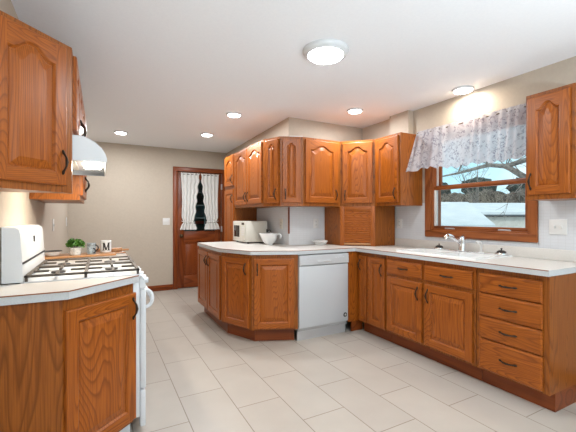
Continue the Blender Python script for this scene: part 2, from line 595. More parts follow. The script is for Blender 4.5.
k.lathe([(0.03, 0), (0.03, 0.006), (0.012, 0.01), (0.012, 0.035), (0.024, 0.042), (0.03, 0.055), (0.024, 0.068), (0.004, 0.074)], (-W2 + 0.06, 0.004, 0.92), 20, axis='Y')
k.build('door_handle', BRASSD, d)
for zz in (0.25, 1.03, 1.8):
    MB().box(W2 - 0.004, W2 + 0.018, -0.024, 0.004, zz - 0.05, zz + 0.05, 0.003).tube([(W2 + 0.008, -0.028, zz - 0.05), (W2 + 0.008, -0.028, zz + 0.05)], 0.007).build('hinge', STEEL, d)
# porch box put behind the glass, closed to keep the view dark
p = MB()
p.box(0.3, 2.9, 7.9, 8.0, -0.2, 2.6).box(0.25, 0.3, 6.36, 8.0, -0.2, 2.6).box(2.9, 2.95, 6.36, 8.0, -0.2, 2.6).box(0.25, 2.95, 6.36, 8.0, 2.6, 2.7).box(0.25, 2.95, 6.36, 8.0, -0.3, -0.2)
struct(p.build('wall_porch', PORCH))
MBp = sempty('window_3', (2.0, 7.9, 0))
MB().box(-0.45, 0.45, -0.02, 0, 1.22, 1.50).build('glass_panel', PORCHB, MBp)
MB().box(-0.6, 0.6, -0.04, 0, 1.10, 1.16).build('sill', PORCHR, MBp)


# curtains: two gathered panels on the door, tied near the foot
def door_curtain(side, label):
    t = thing('curtain_panel', label, 'curtain', (1.567 + side * 0.17, YF - 0.012, 1.06))

    def fn(u, v):                           # v = 0 at the top
        z = 2.012 - v * 0.985
        xo = 0.338 - 0.02 * sin(v * pi)      # outer edge
        if v < 0.86:
            q = v / 0.86
            xi = 0.008 + 0.092 * q ** 0.9 + 0.010 * sin(q * 30)
        else:
            q = (v - 0.86) / 0.14
            xi = 0.100 - 0.030 * sin(q * pi * 0.5) + 0.006 * sin(q * 14)
            xo = 0.318 + 0.035 * q
        pk = math.exp(-((v - 0.85) / 0.045) ** 2)
        xo -= 0.03 * pk
        xi += 0.03 * pk
        x = xo + (xi - xo) * u
        y = -0.012 - 0.011 * (1 + sin(u * 2 * pi * 4.5 + 0.25 * sin(v * 5))) * (0.6 + 0.5 * v)
        if v > 0.86:
            y += -0.012 * (v - 0.86) / 0.14 * (1 + sin(u * 2 * pi * 5))
        if v < 0.03:
            z += 0.012 * abs(sin(u * 2 * pi * 6))
        return Vector((side * x - side * 0.17, y, z - 1.06))
    MB().grid(fn, 70, 44).build('panel_cloth', CURTAIN, t, clean=False)
    zt = 2.012 - 0.985 * 0.86 - 1.06
    MB().tube([(side * 0.322 - side * 0.17, -0.02, zt + 0.01), (side * 0.24 - side * 0.17, -0.048, zt), (side * 0.100 - side * 0.17, -0.03, zt - 0.005)], 0.007).build('tie_band', CURTAIN, t)
    MB().tube([(side * 0.345 - side * 0.17, -0.018, 0.935), (side * 0.004 - side * 0.17, -0.018, 0.935)], 0.005).build('rod', BRASSD, t)


door_curtain(-1, 'white gathered curtain on the left half of the door window')
door_curtain(1, 'white gathered curtain on the right half of the door window, by the tall cabinet')

# ------------------------------------------------------------------ right window
wn_ = sempty('window_1', (XR, (y0 + y1) / 2, z0), R(-90))   # local x runs toward the camera, local -y into the room
hw, H = (y1 - y0) / 2, z1 - z0
cs = MB()
CW = 0.068
cs.box(-hw - CW, -hw + 0.004, -0.024, 0, -CW, H + CW, 0.006)
cs.box(hw - 0.004, hw + CW, -0.024, 0, -CW, H + CW, 0.006)
cs.build('side_casing', WOODW, wn_)
cs = MB()
cs.box(-hw - CW + 0.0005, hw + CW - 0.0005, -0.0245, 0, -CW - 0.0005, 0.004, 0.006)
cs.box(-hw - CW + 0.0005, hw + CW - 0.0005, -0.0245, 0, H - 0.004, H + CW, 0.006)
cs.build('head_and_sill_casing', WOODWX, wn_)
j = MB()
j.box(-hw, -hw + 0.014, 0, 0.13, 0, H).box(hw - 0.014, hw, 0, 0.13, 0, H)
j.box(-hw, hw, 0.0, 0.129, H - 0.014, H)
j.build('jamb_liner', WOODW, wn_)
MB().box(-hw, hw, 0.001, 0.128, -0.004, 0.018, 0.003).build('window_sill', WOODWX, wn_)
MR = 0.452                                                    # meeting rail height above the opening's foot
for nm, za, zb, ya, upper in (('lower_sash', 0.018, MR + 0.012, 0.022, False), ('upper_sash', MR - 0.022, H - 0.014, 0.060, True)):
    sa = MB()
    a = hw - 0.014
    bw = 0.028
    if upper:
        sa.box(-a, -a + 0.028, ya, ya + 0.034, za, zb, 0.003, 1).box(-a + 0.028, -a + 0.05, ya, ya + 0.034, za, zb, 0.003).box(a - 0.03, a, ya, ya + 0.034, za, zb, 0.004)
    else:
        sa.box(-a, -a + 0.024, ya, ya + 0.034, za, zb, 0.003, 1).box(a - 0.03, a, ya, ya + 0.034, za, zb, 0.003)
    sh = sa.build(nm, [WOODW, PLASTIC], wn_)
    r = MB()
    r.box(-a, a, ya - 0.001, ya + 0.035, zb - 0.045 if not upper else zb - 0.04, zb, 0.004)
    r.box(-a, a, ya - 0.001, ya + 0.035, za, za + 0.03, 0.003)
    r.build('sash_rail', [WOODWX, PLASTIC], sh)
    MB().box(-a + 0.008, a - 0.008, ya + 0.014, ya + 0.018, za + 0.008, zb - 0.02).build('glass_pane', GLASS, sh)
for xx in (-0.27, 0.27):
    MB().box(xx - 0.055, xx + 0.055, 0.008, 0.02, 0.018, 0.027, 0.003).box(xx - 0.05, xx + 0.05, 0.004, 0.010, 0.026, 0.031, 0.002).build('sash_lift', STEEL, wn_)

# ------------------------------------------------------------------ outdoors through the window
struct(MB().grid(lambda u, v: Vector((3.35 + u * 110, -90 + v * 160, -0.75 + 0.25 * mnoise.noise(Vector((u * 9, v * 14, 0))))), 40, 40).build('snow_ground', SNOW))
struct(MB().box(-40, 40, -40, -1.95, -0.4, -0.12).build('rear_ground', SNOW))  # snow outside the added rear glazing, bounces daylight onto the ceiling


def slab(mb, q0, q1, q2, q3, th, mi=0):
    top = [mb.bm.verts.new(q) for q in (q0, q1, q2, q3)]
    bot = [mb.bm.verts.new((q[0], q[1], q[2] - th)) for q in (q0, q1, q2, q3)]
    mb.bm.faces.new(top).material_index = mi
    mb.bm.faces.new(bot[::-1]).material_index = mi
    for i in range(4):
        mb.bm.faces.new((top[i], bot[i], bot[(i + 1) % 4], top[(i + 1) % 4])).material_index = mi


def snow_building(name, label, E0, E1, R1, R0, ze, zr, wall, wall_top):
    """E0-E1: eave toward the window; R1-R0: upper edge of the roof behind it"""
    c = ((E0[0] + R1[0]) / 2, (E0[1] + R1[1]) / 2, -0.75)
    t = thing(name, label, 'building', c)
    P = lambda p, z: (p[0] - c[0], p[1] - c[1], z + 0.75)
    m = MB(); slab(m, P(E0, ze), P(E1, ze), P(R1, zr), P(R0, zr), 0.13); m.build('snow_roof', SNOW, t)
    mid = lambda a, b, k: (a[0] + (b[0] - a[0]) * k, a[1] + (b[1] - a[1]) * k)
    m = MB(); slab(m, P(mid(E0, R1, 0.01), ze - 0.135), P(mid(E1, R0, 0.01), ze - 0.135), P(mid(R1, E0, 0.01), zr - 0.135), P(mid(R0, E1, 0.01), zr - 0.135), 0.09); m.build('eave_board', EAVE, t)
    q = [mid(E0, R1, 0.07), mid(E1, R0, 0.07), mid(R1, E0, 0.07), mid(R0, E1, 0.07)]
    m = MB(); m.prism([P(p, 0)[:2] for p in q], 0, wall_top + 0.75); m.build('wall', wall, t)


snow_building('garage', 'low garage with a broad snow-covered roof outside the window, on the left', (8.79, 9.81), (12.75, 7.68), (15.76, 10.83), (11.8, 12.96), 0.97, 1.99, SIDING, 0.72)
snow_building('shed', 'pale shed with snow on its roof outside the window, right of the broad garage roof', (17.35, 11.55), (21.6, 9.28), (26.1, 12.3), (20.9, 15.1), 1.517, 2.2, SIDING, 1.26)


def branch(mb, p, dr, ln, r, depth, rnd, droop=0.0, mi=0):
    pts, rs = [p.copy()], [r]
    n = 5
    for i in range(n):
        dr = (dr + Vector((rnd.uniform(-1, 1), rnd.uniform(-1, 1), rnd.uniform(-1, 1) - droop)) * 0.16).normalized()
        p = p + dr * ln / n
        pts.append(p.copy()); rs.append(r * (1 - 0.6 * (i + 1) / n))
    mb.tube(pts, rs, 5 if depth else 4, mi, cap=False)
    if depth <= 0:
        return
    for i in range(rnd.choice((3, 4, 5))):
        q = rnd.randint(2, n)
        d2 = (dr + Vector((rnd.uniform(-1, 1), rnd.uniform(-1, 1), rnd.uniform(-0.7, 1.0))) * 0.85).normalized()
        branch(mb, pts[q], d2, ln * rnd.uniform(0.5, 0.75), max(rs[q] * 0.62, 0.006), depth - 1, rnd, droop, mi)


def bare_tree(label, base, ht, r, seed, lean=(0, 0), m=BARK, depth=4):
    rnd = random.Random(seed)
    t = thing('bare_tree', label, 'tree', base)
    mb = MB()
    branch(mb, Vector((0, 0, 0)), Vector((lean[0], lean[1], 1)).normalized(), ht * 0.5, r, depth, rnd)
    mb.build('trunk_and_branches', m, t, clean=False)
    return t


bare_tree('bare grey tree at the left edge of the window view', (17.5, 19.5, -0.7), 9.0, 0.13, 3)
bare_tree('slender bare tree rising behind the dark evergreens', (27.0, 17.6, -0.7), 10.0, 0.14, 11)
# the big limb reaching in from the right
t = thing('large_tree', 'large bare tree whose thick limb reaches across the upper pane', 'tree', (11.2, 3.9, -0.75))
mb = MB()
rl = random.Random(5)
org = Vector((11.2, 3.9, -0.75))
P_ = lambda x, y, z: Vector((x, y + (0.25 if z > 1.5 else 0), z - (0.32 if z > 1.5 else 0))) - org
mb.tube([P_(11.2, 3.9, -0.75), P_(11.25, 4.0, 1.0), P_(11.1, 4.3, 2.0), P_(10.9, 4.75, 2.35), P_(10.6, 5.3, 2.7), P_(10.4, 5.7, 3.05), P_(10.2, 6.1, 3.12), P_(9.9, 6.9, 2.95), P_(9.7, 7.7, 2.85)], [0.24, 0.2, 0.16, 0.12, 0.09, 0.075, 0.06, 0.035, 0.015], 8, cap=False)
mb.tube([P_(10.4, 5.7, 3.05), P_(10.6, 5.2, 3.2), P_(10.9, 4.6, 3.22), P_(11.2, 4.0, 3.4)], [0.07, 0.07, 0.06, 0.05], 8, cap=False)
for i in range(26):
    q = rl.choice([P_(10.6, 5.3, 2.7), P_(10.4, 5.7, 3.05), P_(10.2, 6.1, 3.12), P_(9.9, 6.9, 2.95), P_(10.9, 4.6, 3.22)])
    branch(mb, q, Vector((rl.uniform(-0.4, 0.5), rl.uniform(-0.6, 1), rl.uniform(-0.3, 0.8))).normalized(), rl.uniform(0.6, 1.3), 0.018, 2, rl)
mb.build('trunk_and_branches', BARK, t, clean=False)
# hedge of winter brush behind the roofs and dark evergreens above it
hed = [(27.0, 26.5), (28.6, 23.6), (29.9, 20.8), (31.2, 18.0), (32.4, 15.4), (33.6, 12.6), (34.6, 9.8)]
hed = [p for a, b in zip(hed, hed[1:]) for p in (a, ((a[0] + b[0]) / 2, (a[1] + b[1]) / 2))]
t = thing('brush_thicket', 'long grey brown winter thicket beyond the snowy roofs', 'bush', (31.2, 18.0, -0.75))
bm_ = MB(); tw = MB()
rr = random.Random(40)
for i, (x, y) in enumerate(hed):
    bm_.blob((x - 31.2, y - 18.0, 2.1), 1.95, 4, 0.35, 2.5, i * 3.7, sc=(0.9, 1.1, 1.0))
    for k in range(9):
        branch(tw, Vector((x - 31.2 - 1.9 + rr.uniform(-0.3, 0.2), y - 18.0 + rr.uniform(-1.6, 1.6), rr.uniform(0.9, 2.0))), Vector((rr.uniform(-0.3, 0), rr.uniform(-0.5, 0.5), 1)), rr.uniform(1.2, 2.0), 0.05, 2, rr)
o_ = bm_.build('brush_mass', BUSH, t); o_['kind'] = 'stuff'
o_ = tw.build('pale_stems', TWIG, t, clean=False); o_['kind'] = 'stuff'
for lab, x, y, r, zz in (('dark rounded evergreen above the thicket, leftmost', 36.5, 29.5, 1.5, 5.2), ('dark rounded evergreen above the thicket, tallest, second from the left', 38.5, 25.2, 1.5, 5.4), ('dark rounded evergreen above the thicket, third from the left', 40.3, 21.0, 1.4, 5.2), ('dark rounded evergreen above the thicket, near the right edge of the pane', 42.5, 16.8, 1.4, 5.0)):
    t = thing('evergreen_bush', lab, 'bush', (x, y, -0.75))
    MB().blob((0, 0, zz), r, 4, 0.35, 3, x, sc=(1, 1.1, 0.75)).build('crown', CONIF, t)
    MB().tube([(0, 0, 0), (0, 0, zz)], 0.3).build('trunk', BARK, t)


# ------------------------------------------------------------------ cabinet kit
def arch_top(x, a, zs, rise):
    q = (abs(x) / (a * 0.84) - 0.1) / 0.9
    if q >= 1:
        return zs
    q = max(q, 0.0)
    return zs + rise * (1 - q * q * (3 - 2 * q))


def add_door(root, cx, zc, w, h, arch=True, handle=None, fw=0.056, y=0.0, name='door', horiz_handle=False):
    """raised panel door lying on the local plane y, front toward -y; handle = (x, z) offsets from the door's centre"""
    t = 0.019
    a0 = w / 2 - fw
    rise = min(0.05, a0 * 0.62) if arch else 0.0
    zs = h / 2 - fw - rise + (0.006 if arch else 0)
    zb = -h / 2 + fw
    NS, NT = 5, 28 if arch else 4

    def outer(i):
        hw, hh = w / 2 - i, h / 2 - i
        p = [(-hw, -hh + 2 * hh * k / NS) for k in range(NS + 1)]
        p += [(-a0 + 2 * a0 * k / NT, hh) for k in range(NT + 1)]
        p += [(hw, hh - 2 * hh * k / NS) for k in range(NS + 1)]
        p += [(a0 - 2 * a0 * k / 4, -hh) for k in range(5)]
        return p

    def opening(jj):
        a = a0 - jj
        p = [(-a, zb + jj + (zs - jj - zb - jj) * k / NS) for k in range(NS + 1)]
        p += [(-a + 2 * a * k / NT, arch_top((-a + 2 * a * k / NT), a, zs, rise) - jj) for k in range(NT + 1)]
        p += [(a, zs - jj - (zs - jj - zb - jj) * k / NS) for k in range(NS + 1)]
        p += [(a - 2 * a * k / 4, zb + jj) for k in range(5)]
        return p

    def loft(loops, fill_last=False):
        mb = MB()
        rings = [[mb.bm.verts.new((px, yy, pz)) for px, pz in pts] for pts, yy in loops]
        n = len(rings[0])
        for ra, rb in zip(rings, rings[1:]):
            for k in range(n):
                mb.bm.faces.new((ra[k], ra[(k + 1) % n], rb[(k + 1) % n], rb[k]))
        if fill_last:
            mb.bm.faces.new(rings[-1])
        bmesh.ops.remove_doubles(mb.bm, verts=mb.bm.verts, dist=2e-5)
        bmesh.ops.dissolve_degenerate(mb.bm, edges=mb.bm.edges, dist=2e-5)
        return mb
    fr = loft([(outer(0), 0.0), (outer(0), -t + 0.006), (outer(0.002), -t + 0.002), (outer(0.006), -t), (opening(0), -t), (opening(0.004), -t + 0.002), (opening(0.008), -t + 0.008), (opening(0.012), -t + 0.0125)])
    for f in fr.bm.faces:
        c = f.calc_center_median()
        if abs(c.x) < a0 - 1e-4 and (c.z > zs - 0.002 or c.z < zb + 0.004):
            f.material_index = 1
    o = fr.build(name, [OAK, OAKH], root, (cx, y, zc), sharp=0.12)
    sl = min(0.034, a0 * 0.42)
    pn = loft([(opening(0.009), -t + 0.013), (opening(0.015), -t + 0.013), (opening(0.018), -t + 0.010), (opening(0.015 + sl), -t + 0.002), (opening(0.018 + sl), -t + 0.001)], True)
    pn.build('raised_panel', OAK, o, sharp=0.12)
    if handle:
        add_pull(o, handle[0], handle[1], -t, horiz_handle)
    return o


def add_pull(parent, x, z, y, horiz=False, L=0.062):
    prof = [(-1.0, -0.001, 0.0025), (-0.9, -0.003, 0.0065), (-0.74, -0.006, 0.0068), (-0.6, -0.014, 0.0045), (-0.35, -0.024, 0.0055), (0, -0.028, 0.0078), (0.35, -0.024, 0.0055), (0.6, -0.014, 0.0045), (0.74, -0.006, 0.0068), (0.9, -0.003, 0.0065), (1.0, -0.001, 0.0025)]
    pts = [((s * L, yy, 0) if horiz else (0, yy, s * L)) for s, yy, r in prof]
    return MB().tube(pts, [p_[2] for p_ in prof], 8).build('handle', BRONZE, parent, (x, y, z))


def add_drawer(root, cx, zc, w, h, y=0.0, handle=True, name='drawer_front'):
    t = 0.019
    mb = MB()
    loops = [(0, 0.0), (0, -t + 0.008), (0.004, -t + 0.003), (0.010, -t + 0.001), (0.014, -t)]
    rings = []
    for i, yy in loops:
        rings.append([mb.bm.verts.new((sx * (w / 2 - i), yy, sz * (h / 2 - i))) for sx, sz in ((-1, -1), (-1, 1), (1, 1), (1, -1))])
    for ra, rb in zip(rings, rings[1:]):
        for k in range(4):
            mb.bm.faces.new((ra[k], ra[(k + 1) % 4], rb[(k + 1) % 4], rb[k]))
    mb.bm.faces.new(rings[-1])
    o = mb.build(name, OAKH, root, (cx, y, zc), sharp=0.12)
    if handle:
        add_pull(o, 0, 0, -t, True)
    return o


def cabinet(name, label, A, B, back, z0, z1, toe=0.0, open_top=0.0, group=None, cat='cabinet', toe_mat=None, body_mat=None):
    """A to B: left and right front corners (seen from the front); back: the other footprint corners in order from B round to A"""
    ax, ay = A; bx, by = B
    th = math.atan2(by - ay, bx - ax)
    ox, oy = (ax + bx) / 2, (ay + by) / 2
    rz0 = 0 if toe else z0
    root = thing(name, label, cat, (ox, oy, rz0), th, group)

    def loc(p):
        dx, dy = p[0] - ox, p[1] - oy
        return (dx * cos(th) + dy * sin(th), -dx * sin(th) + dy * cos(th))
    poly = [loc(A), loc(B)] + [loc(q) for q in back]
    cx = sum(p[0] for p in poly) / len(poly); cy = sum(p[1] for p in poly) / len(poly)
    poly = [(p[0] + (cx - p[0]) * 0.004, p[1] + (cy - p[1]) * 0.004) for p in poly]
    MB().prism(poly, z0 + toe - rz0, (open_top or z1) - rz0).build('body', body_mat or OAK_PLAIN, root)
    if toe:
        tp = list(poly)
        for k_, nb in ((0, len(poly) - 1), (1, 2)):
            pa_, pb_ = poly[k_], poly[nb]
            q_ = (0.07 - pa_[1]) / (pb_[1] - pa_[1])
            tp[k_] = (pa_[0] + (pb_[0] - pa_[0]) * q_, 0.07)
        MB().prism(tp, 0.0, toe).build('toe_kick', toe_mat or STAINX, root)
    if open_top:
        MB().box(poly[0][0], poly[1][0], poly[0][1], 0.019, open_top + 0.0005, z1).build('face_frame', OAK, root)
        for k_ in (0, 1):
            x_ = poly[k_][0]
            MB().box(min(x_, x_ * 0.97), max(x_, x_ * 0.97), 0.0195, poly[2][1], open_top + 0.0005, z1).build('side_panel', OAK_PLAIN, root)
    return root


UB, UT = 1.37, 2.13
# ---- upper cabinets, left wall
r = cabinet('corner_wall_cabinet', 'diagonal oak wall cabinet in the left foreground with one arched door', (XL + 0.001, 1.846), (-0.13, 2.146), [(-0.13, 2.186), (XL + 0.001, 2.186)], UB, UT)
add_door(r, -0.008, 0.385, 0.352, 0.70, True, (0.150, -0.235), 0.06)
r = cabinet('wall_cabinet', 'short oak wall cabinet above the white range hood', (-0.13, 2.19), (-0.13, 2.948), [(XL + 0.001, 2.948), (XL + 0.001, 2.19)], 1.69, UT)
add_door(r, -0.188, 0.22, 0.365, 0.40, True, (0.15, -0.12))
add_door(r, 0.188, 0.22, 0.365, 0.40, True, (-0.15, -0.12))
r = cabinet('wall_cabinet', 'oak wall cabinet beyond the range hood, lit orange on its near side', (-0.13, 2.952), (-0.13, 3.76), [(XL + 0.001, 3.76), (XL + 0.001, 2.952)], UB, UT)
add_door(r, -0.2, 0.385, 0.385, 0.70, True, (0.155, -0.24))
add_door(r, 0.2, 0.385, 0.385, 0.70, True, (-0.155, -0.24))

# ---- upper cabinets, partition and right wall
XU, YU = 1.637, 3.31
V1, V2, V3 = (XU, 3.636), (1.734, 3.403), (1.966, YU)
r = cabinet('wall_cabinet', 'two-door oak wall cabinet above the microwave', (XU, 4.588), V1, [(XA - 0.005, 3.64), (XA - 0.005, 4.588)], UB, UT)
add_door(r, -0.232, 0.385, 0.445, 0.70, True, (0.19, -0.255))
add_door(r, 0.228, 0.385, 0.445, 0.70, True, (-0.19, -0.255))
r = cabinet('wall_cabinet', 'narrow angled oak wall cabinet left of the darker angled one', V1, V2, [(XA - 0.008, 3.632)], UB, UT)
add_door(r, 0.004, 0.385, 0.20, 0.70, True, (0.068, -0.255), 0.052)
r = cabinet('wall_cabinet', 'narrow angled wall cabinet at the outer corner, turned toward the camera', V2, V3, [(1.966, 3.628)], UB, UT)
add_door(r, -0.006, 0.385, 0.20, 0.70, True, (-0.068, -0.255), 0.052)
r = cabinet('wall_cabinet', 'oak wall cabinet facing front above the dishwasher', V3, (2.47, YU), [(2.47, YW - 0.005), (1.968, YW - 0.005)], UB, UT)
add_door(r, -0.008, 0.385, 0.44, 0.70, True, (0.185, -0.255), 0.062)
CA, CB = (2.47, YU), (2.75, 3.03)
r = cabinet('corner_wall_cabinet', 'diagonal oak corner cabinet above the slatted appliance garage', CA, CB, [(XR - 0.005, 3.03), (XR - 0.005, YW - 0.005), (2.47, YW - 0.005)], UB, UT)
add_door(r, 0, 0.385, 0.345, 0.70, True, (-0.138, -0.255), 0.056)
r = cabinet('wall_cabinet', 'oak wall cabinet on the window wall just left of the valance', CB, (2.75, 2.647), [(XR - 0.001, 2.647), (XR - 0.005, 3.03)], UB, UT)
add_door(r, 0.0, 0.385, 0.335, 0.70, True, (0.132, -0.255), 0.056)
r = cabinet('wall_cabinet', 'oak wall cabinet at the right edge, right of the window', (2.75, 1.432), (2.75, 1.127), [(XR - 0.001, 1.127), (XR - 0.001, 1.432)], UB, UT)
add_door(r, -0.006, 0.385, 0.262, 0.70, True, (-0.105, -0.255), 0.056)
# ---- tall cabinet at the end of the partition
r = cabinet('pantry_cabinet', 'tall narrow oak pantry cabinet beside the far door', (XU, 5.03), (XU, 4.592), [(XA - 0.005, 4.592), (XA - 0.005, 5.03)], 0, UT, 0.1)
add_door(r, 0, 1.895, 0.385, 0.42, True, (0.155, -0.12))
add_door(r, 0, 0.885, 0.385, 1.50, False, (0.155, 0.62))

# ---- appliance garage with its tambour door
th = R(-45)
r = cabinet('appliance_garage', 'oak appliance garage with slatted roll door standing in the counter corner', CA, CB, [(XR - 0.022, 3.03), (XR - 0.022, YW - 0.006), (2.47, YW - 0.006)], 0.9145, 1.3695, cat='cabinet')
fm = MB()
wd = 0.396
for xa_, xb_ in ((-wd / 2, -wd / 2 + 0.048), (wd / 2 - 0.048, wd / 2)):
    MB().box(xa_, xb_, -0.012, 0, 0, 0.455, 0.002).build('face_stile', OAK, r)
MB().box(-wd / 2 + 0.048, wd / 2 - 0.048, -0.0118, 0, 0.405, 0.455, 0.002).build('face_rail', OAKH, r)
tb = MB()
prof = []
zz = 0.034
while zz < 0.40:
    prof += [(-0.001, zz), (-0.0055, zz + 0.004), (-0.007, zz + 0.012), (-0.0055, zz + 0.021), (-0.001, zz + 0.0245)]
    zz += 0.0255
prof = [(0.0, 0.034)] + prof + [(0.0, zz)]
tb.extrude_x(prof, -wd / 2 + 0.049, wd / 2 - 0.049)
rd = tb.build('roll_door', OAKH, r)
MB().box(-wd / 2 + 0.049, wd / 2 - 0.049, -0.016, 0, 0.012, 0.033, 0.004).build('pull_bar', BOARD, rd)

# ---- base cabinets
BT = 0.875
B1, B2, B3 = (1.138, 3.617), (1.313, 3.195), (1.735, 3.02)
TK = 0.13
r = cabinet('base_cabinet', 'two-door oak base cabinet at the far end of the peninsula', (1.138, 4.585), B1, [(1.60, 3.63), (1.632, 4.585)], 0, BT, TK)
add_door(r, -0.24, 0.49, 0.455, 0.69, False, (0.19, 0.24))
add_door(r, 0.236, 0.49, 0.455, 0.69, False, (-0.19, 0.24))
r = cabinet('base_cabinet', 'angled oak base cabinet on the peninsula with handle at upper right', B1, B2, [(1.73, 3.60), (1.602, 3.628)], 0, BT, TK)
add_door(r, -0.008, 0.49, 0.40, 0.69, False, (0.165, 0.24))
r = cabinet('base_cabinet', 'oak base cabinet left of the white dishwasher', B2, B3, [(1.735, 3.597)], 0, BT, TK)
add_door(r, -0.01, 0.49, 0.395, 0.69, False, (-0.165, 0.24))
XB = 2.485
r = cabinet('base_cabinet', 'narrow two-door oak base cabinet in the corner right of the dishwasher', (XB, 2.985), (XB, 2.585), [(XR - 0.006, 2.585), (XR - 0.006, 2.985)], 0, BT, 0.12)
MB().box(-0.245, -0.2165, -0.136, 0.02, 0.12, BT).build('corner_filler', OAK, r)
MB().box(-0.262, -0.2455, -0.070, 0.08, 0.0, 0.12).build('toe_return', STAINX, r)
add_door(r, -0.132, 0.485, 0.125, 0.70, False, (-0.03, 0.25), 0.04)
add_door(r, 0.072, 0.485, 0.245, 0.70, False, (0.085, 0.23), 0.052)
r = cabinet('sink_cabinet', 'oak sink base cabinet with two doors under the window', (XB, 2.583), (XB, 1.640), [(XR - 0.006, 1.640), (XR - 0.006, 2.583)], 0, BT, 0.12, 0.70)
m = (2.583 + 1.640) / 2
for ya, yb, hs in ((2.555, 2.138, 1), (2.106, 1.665, -1)):
    cxx = m - (ya + yb) / 2
    add_drawer(r, cxx, 0.766, ya - yb, 0.135)
    add_door(r, cxx, 0.405, ya - yb, 0.525, False, (hs * ((ya - yb) / 2 - 0.038), 0.165))
r = cabinet('drawer_cabinet', 'oak base cabinet with four drawers at the right end of the run', (XB, 1.638), (XB, 1.155), [(XR - 0.006, 1.155), (XR - 0.006, 1.638)], 0, BT, 0.12)
for zc, hh in ((0.766, 0.143), (0.607, 0.158), (0.441, 0.158), (0.244, 0.22)):
    add_drawer(r, -0.004, zc, 0.42, hh)
# left: the angled one before the range, and one beyond it
r = cabinet('corner_base_cabinet', 'diagonal oak base cabinet in the left foreground beside the range', (-0.150, 1.868), (0.165, 2.156), [(XL + 0.002, 2.156), (XL + 0.002, 1.868)], 0, BT, 0.09, toe_mat=PLASTIC)
add_door(r, 0.006, 0.465, 0.425, 0.71, False, (0.185, 0.27), 0.058)
r = cabinet('base_cabinet', 'oak base cabinet beyond the range on the left wall', (0.182, 2.962), (0.182, 3.74), [(XL + 0.002, 3.74), (XL + 0.002, 2.962)], 0, BT, 0.12)
add_door(r, -0.19, 0.49, 0.36, 0.69, False, (0.14, 0.24))
add_door(r, 0.19, 0.49, 0.36, 0.69, False, (-0.14, 0.24))

# ------------------------------------------------------------------ worktops
SINK = (2.565, 3.005, 1.700, 2.480)          # cut-out x0 x1 y0 y1


def worktop(label, poly, hole=None, front=()):
    t = thing('worktop', label, 'worktop', (poly[0][0], poly[0][1], 0.876))
    ox, oy = poly[0]
    bm = bmesh.new()
    loops = [poly] + ([hole] if hole else [])
    edges = []
    for lp in loops:
        vs = [bm.verts.new((p[0] - ox, p[1] - oy, 0.038)) for p in lp]
        for i in range(len(vs)):
            edges.append(bm.edges.new((vs[i], vs[(i + 1) % len(vs)])))
    bmesh.ops.triangle_fill(bm, use_beauty=True, use_dissolve=False, edges=edges)
    top = list(bm.faces)
    ex_ = bmesh.ops.extrude_face_region(bm, geom=top)
    for v in ex_['geom']:
        if isinstance(v, bmesh.types.BMVert):
            v.co.z = 0.0
    mb = MB(); mb.bm.free(); mb.bm = bm
    bmesh.ops.recalc_face_normals(bm, faces=bm.faces)
    for f in bm.faces:
        if abs(f.normal.z) < 0.5:
            f.material_index = 1
    mb.build('slab', [COUNTER, CEDGE], t)
    e = MB()
    for (pa, pb) in front:
        d_ = Vector((pb[0] - pa[0], pb[1] - pa[1], 0)); n_ = Vector((d_.y, -d_.x, 0)).normalized() * 0.0018
        a_, b2 = Vector((pa[0] - ox, pa[1] - oy, 0)), Vector((pb[0] - ox, pb[1] - oy, 0))
        q4 = [a_ + n_, b2 + n_, b2 - n_, a_ - n_]
        e.prism([(q.x, q.y) for q in q4], 0.0335, 0.0387)
    if front:
        e.build('edge_seam', CLINE, t)
    return t


PW = [(2.44, 2.99), (2.44, 1.14), (XR - 0.005, 1.14), (XR - 0.005, YW - 0.005), (XA - 0.005, YW - 0.005), (XA - 0.005, 4.588), (1.165, 4.588), (1.125, 4.572), (1.108, 4.535), (1.108, 3.611), (1.29, 3.172), (1.729, 2.99)]
ho = [(SINK[0], SINK[2]), (SINK[1], SINK[2]), (SINK[1], SINK[3]), (SINK[0], SINK[3])]
wt_ = worktop('cream laminate worktop wrapping from the peninsula round to the window', PW, ho,
              [(PW[i], PW[i + 1]) for i in (0, 6, 7, 8, 9, 10)] + [(PW[11], PW[0])])
wt_.name = 'worktop'
wo_ = Vector((PW[0][0], PW[0][1], 0.876))
sp = MB()
sp.box(3.056 - wo_.x, XR - 0.005 - wo_.x, 1.14 - wo_.y, 3.028 - wo_.y, 0.0382, 0.124, 0.003)
sp.build('backsplash_lip', COUNTER, wt_)
worktop('small angled cream worktop in the left foreground in front of the range', [(XL + 0.002, 1.845), (-0.123, 1.845), (0.195, 2.158), (XL + 0.002, 2.158)], None,
        [((XL + 0.002, 1.845), (-0.123, 1.845)), ((-0.123, 1.845), (0.195, 2.158))])
worktop('cream worktop beyond the range, under the tray and plant', [(XL + 0.002, 2.960), (0.207, 2.960), (0.207, 3.76), (XL + 0.002, 3.76)], None, [((0.207, 2.960), (0.207, 3.76))])

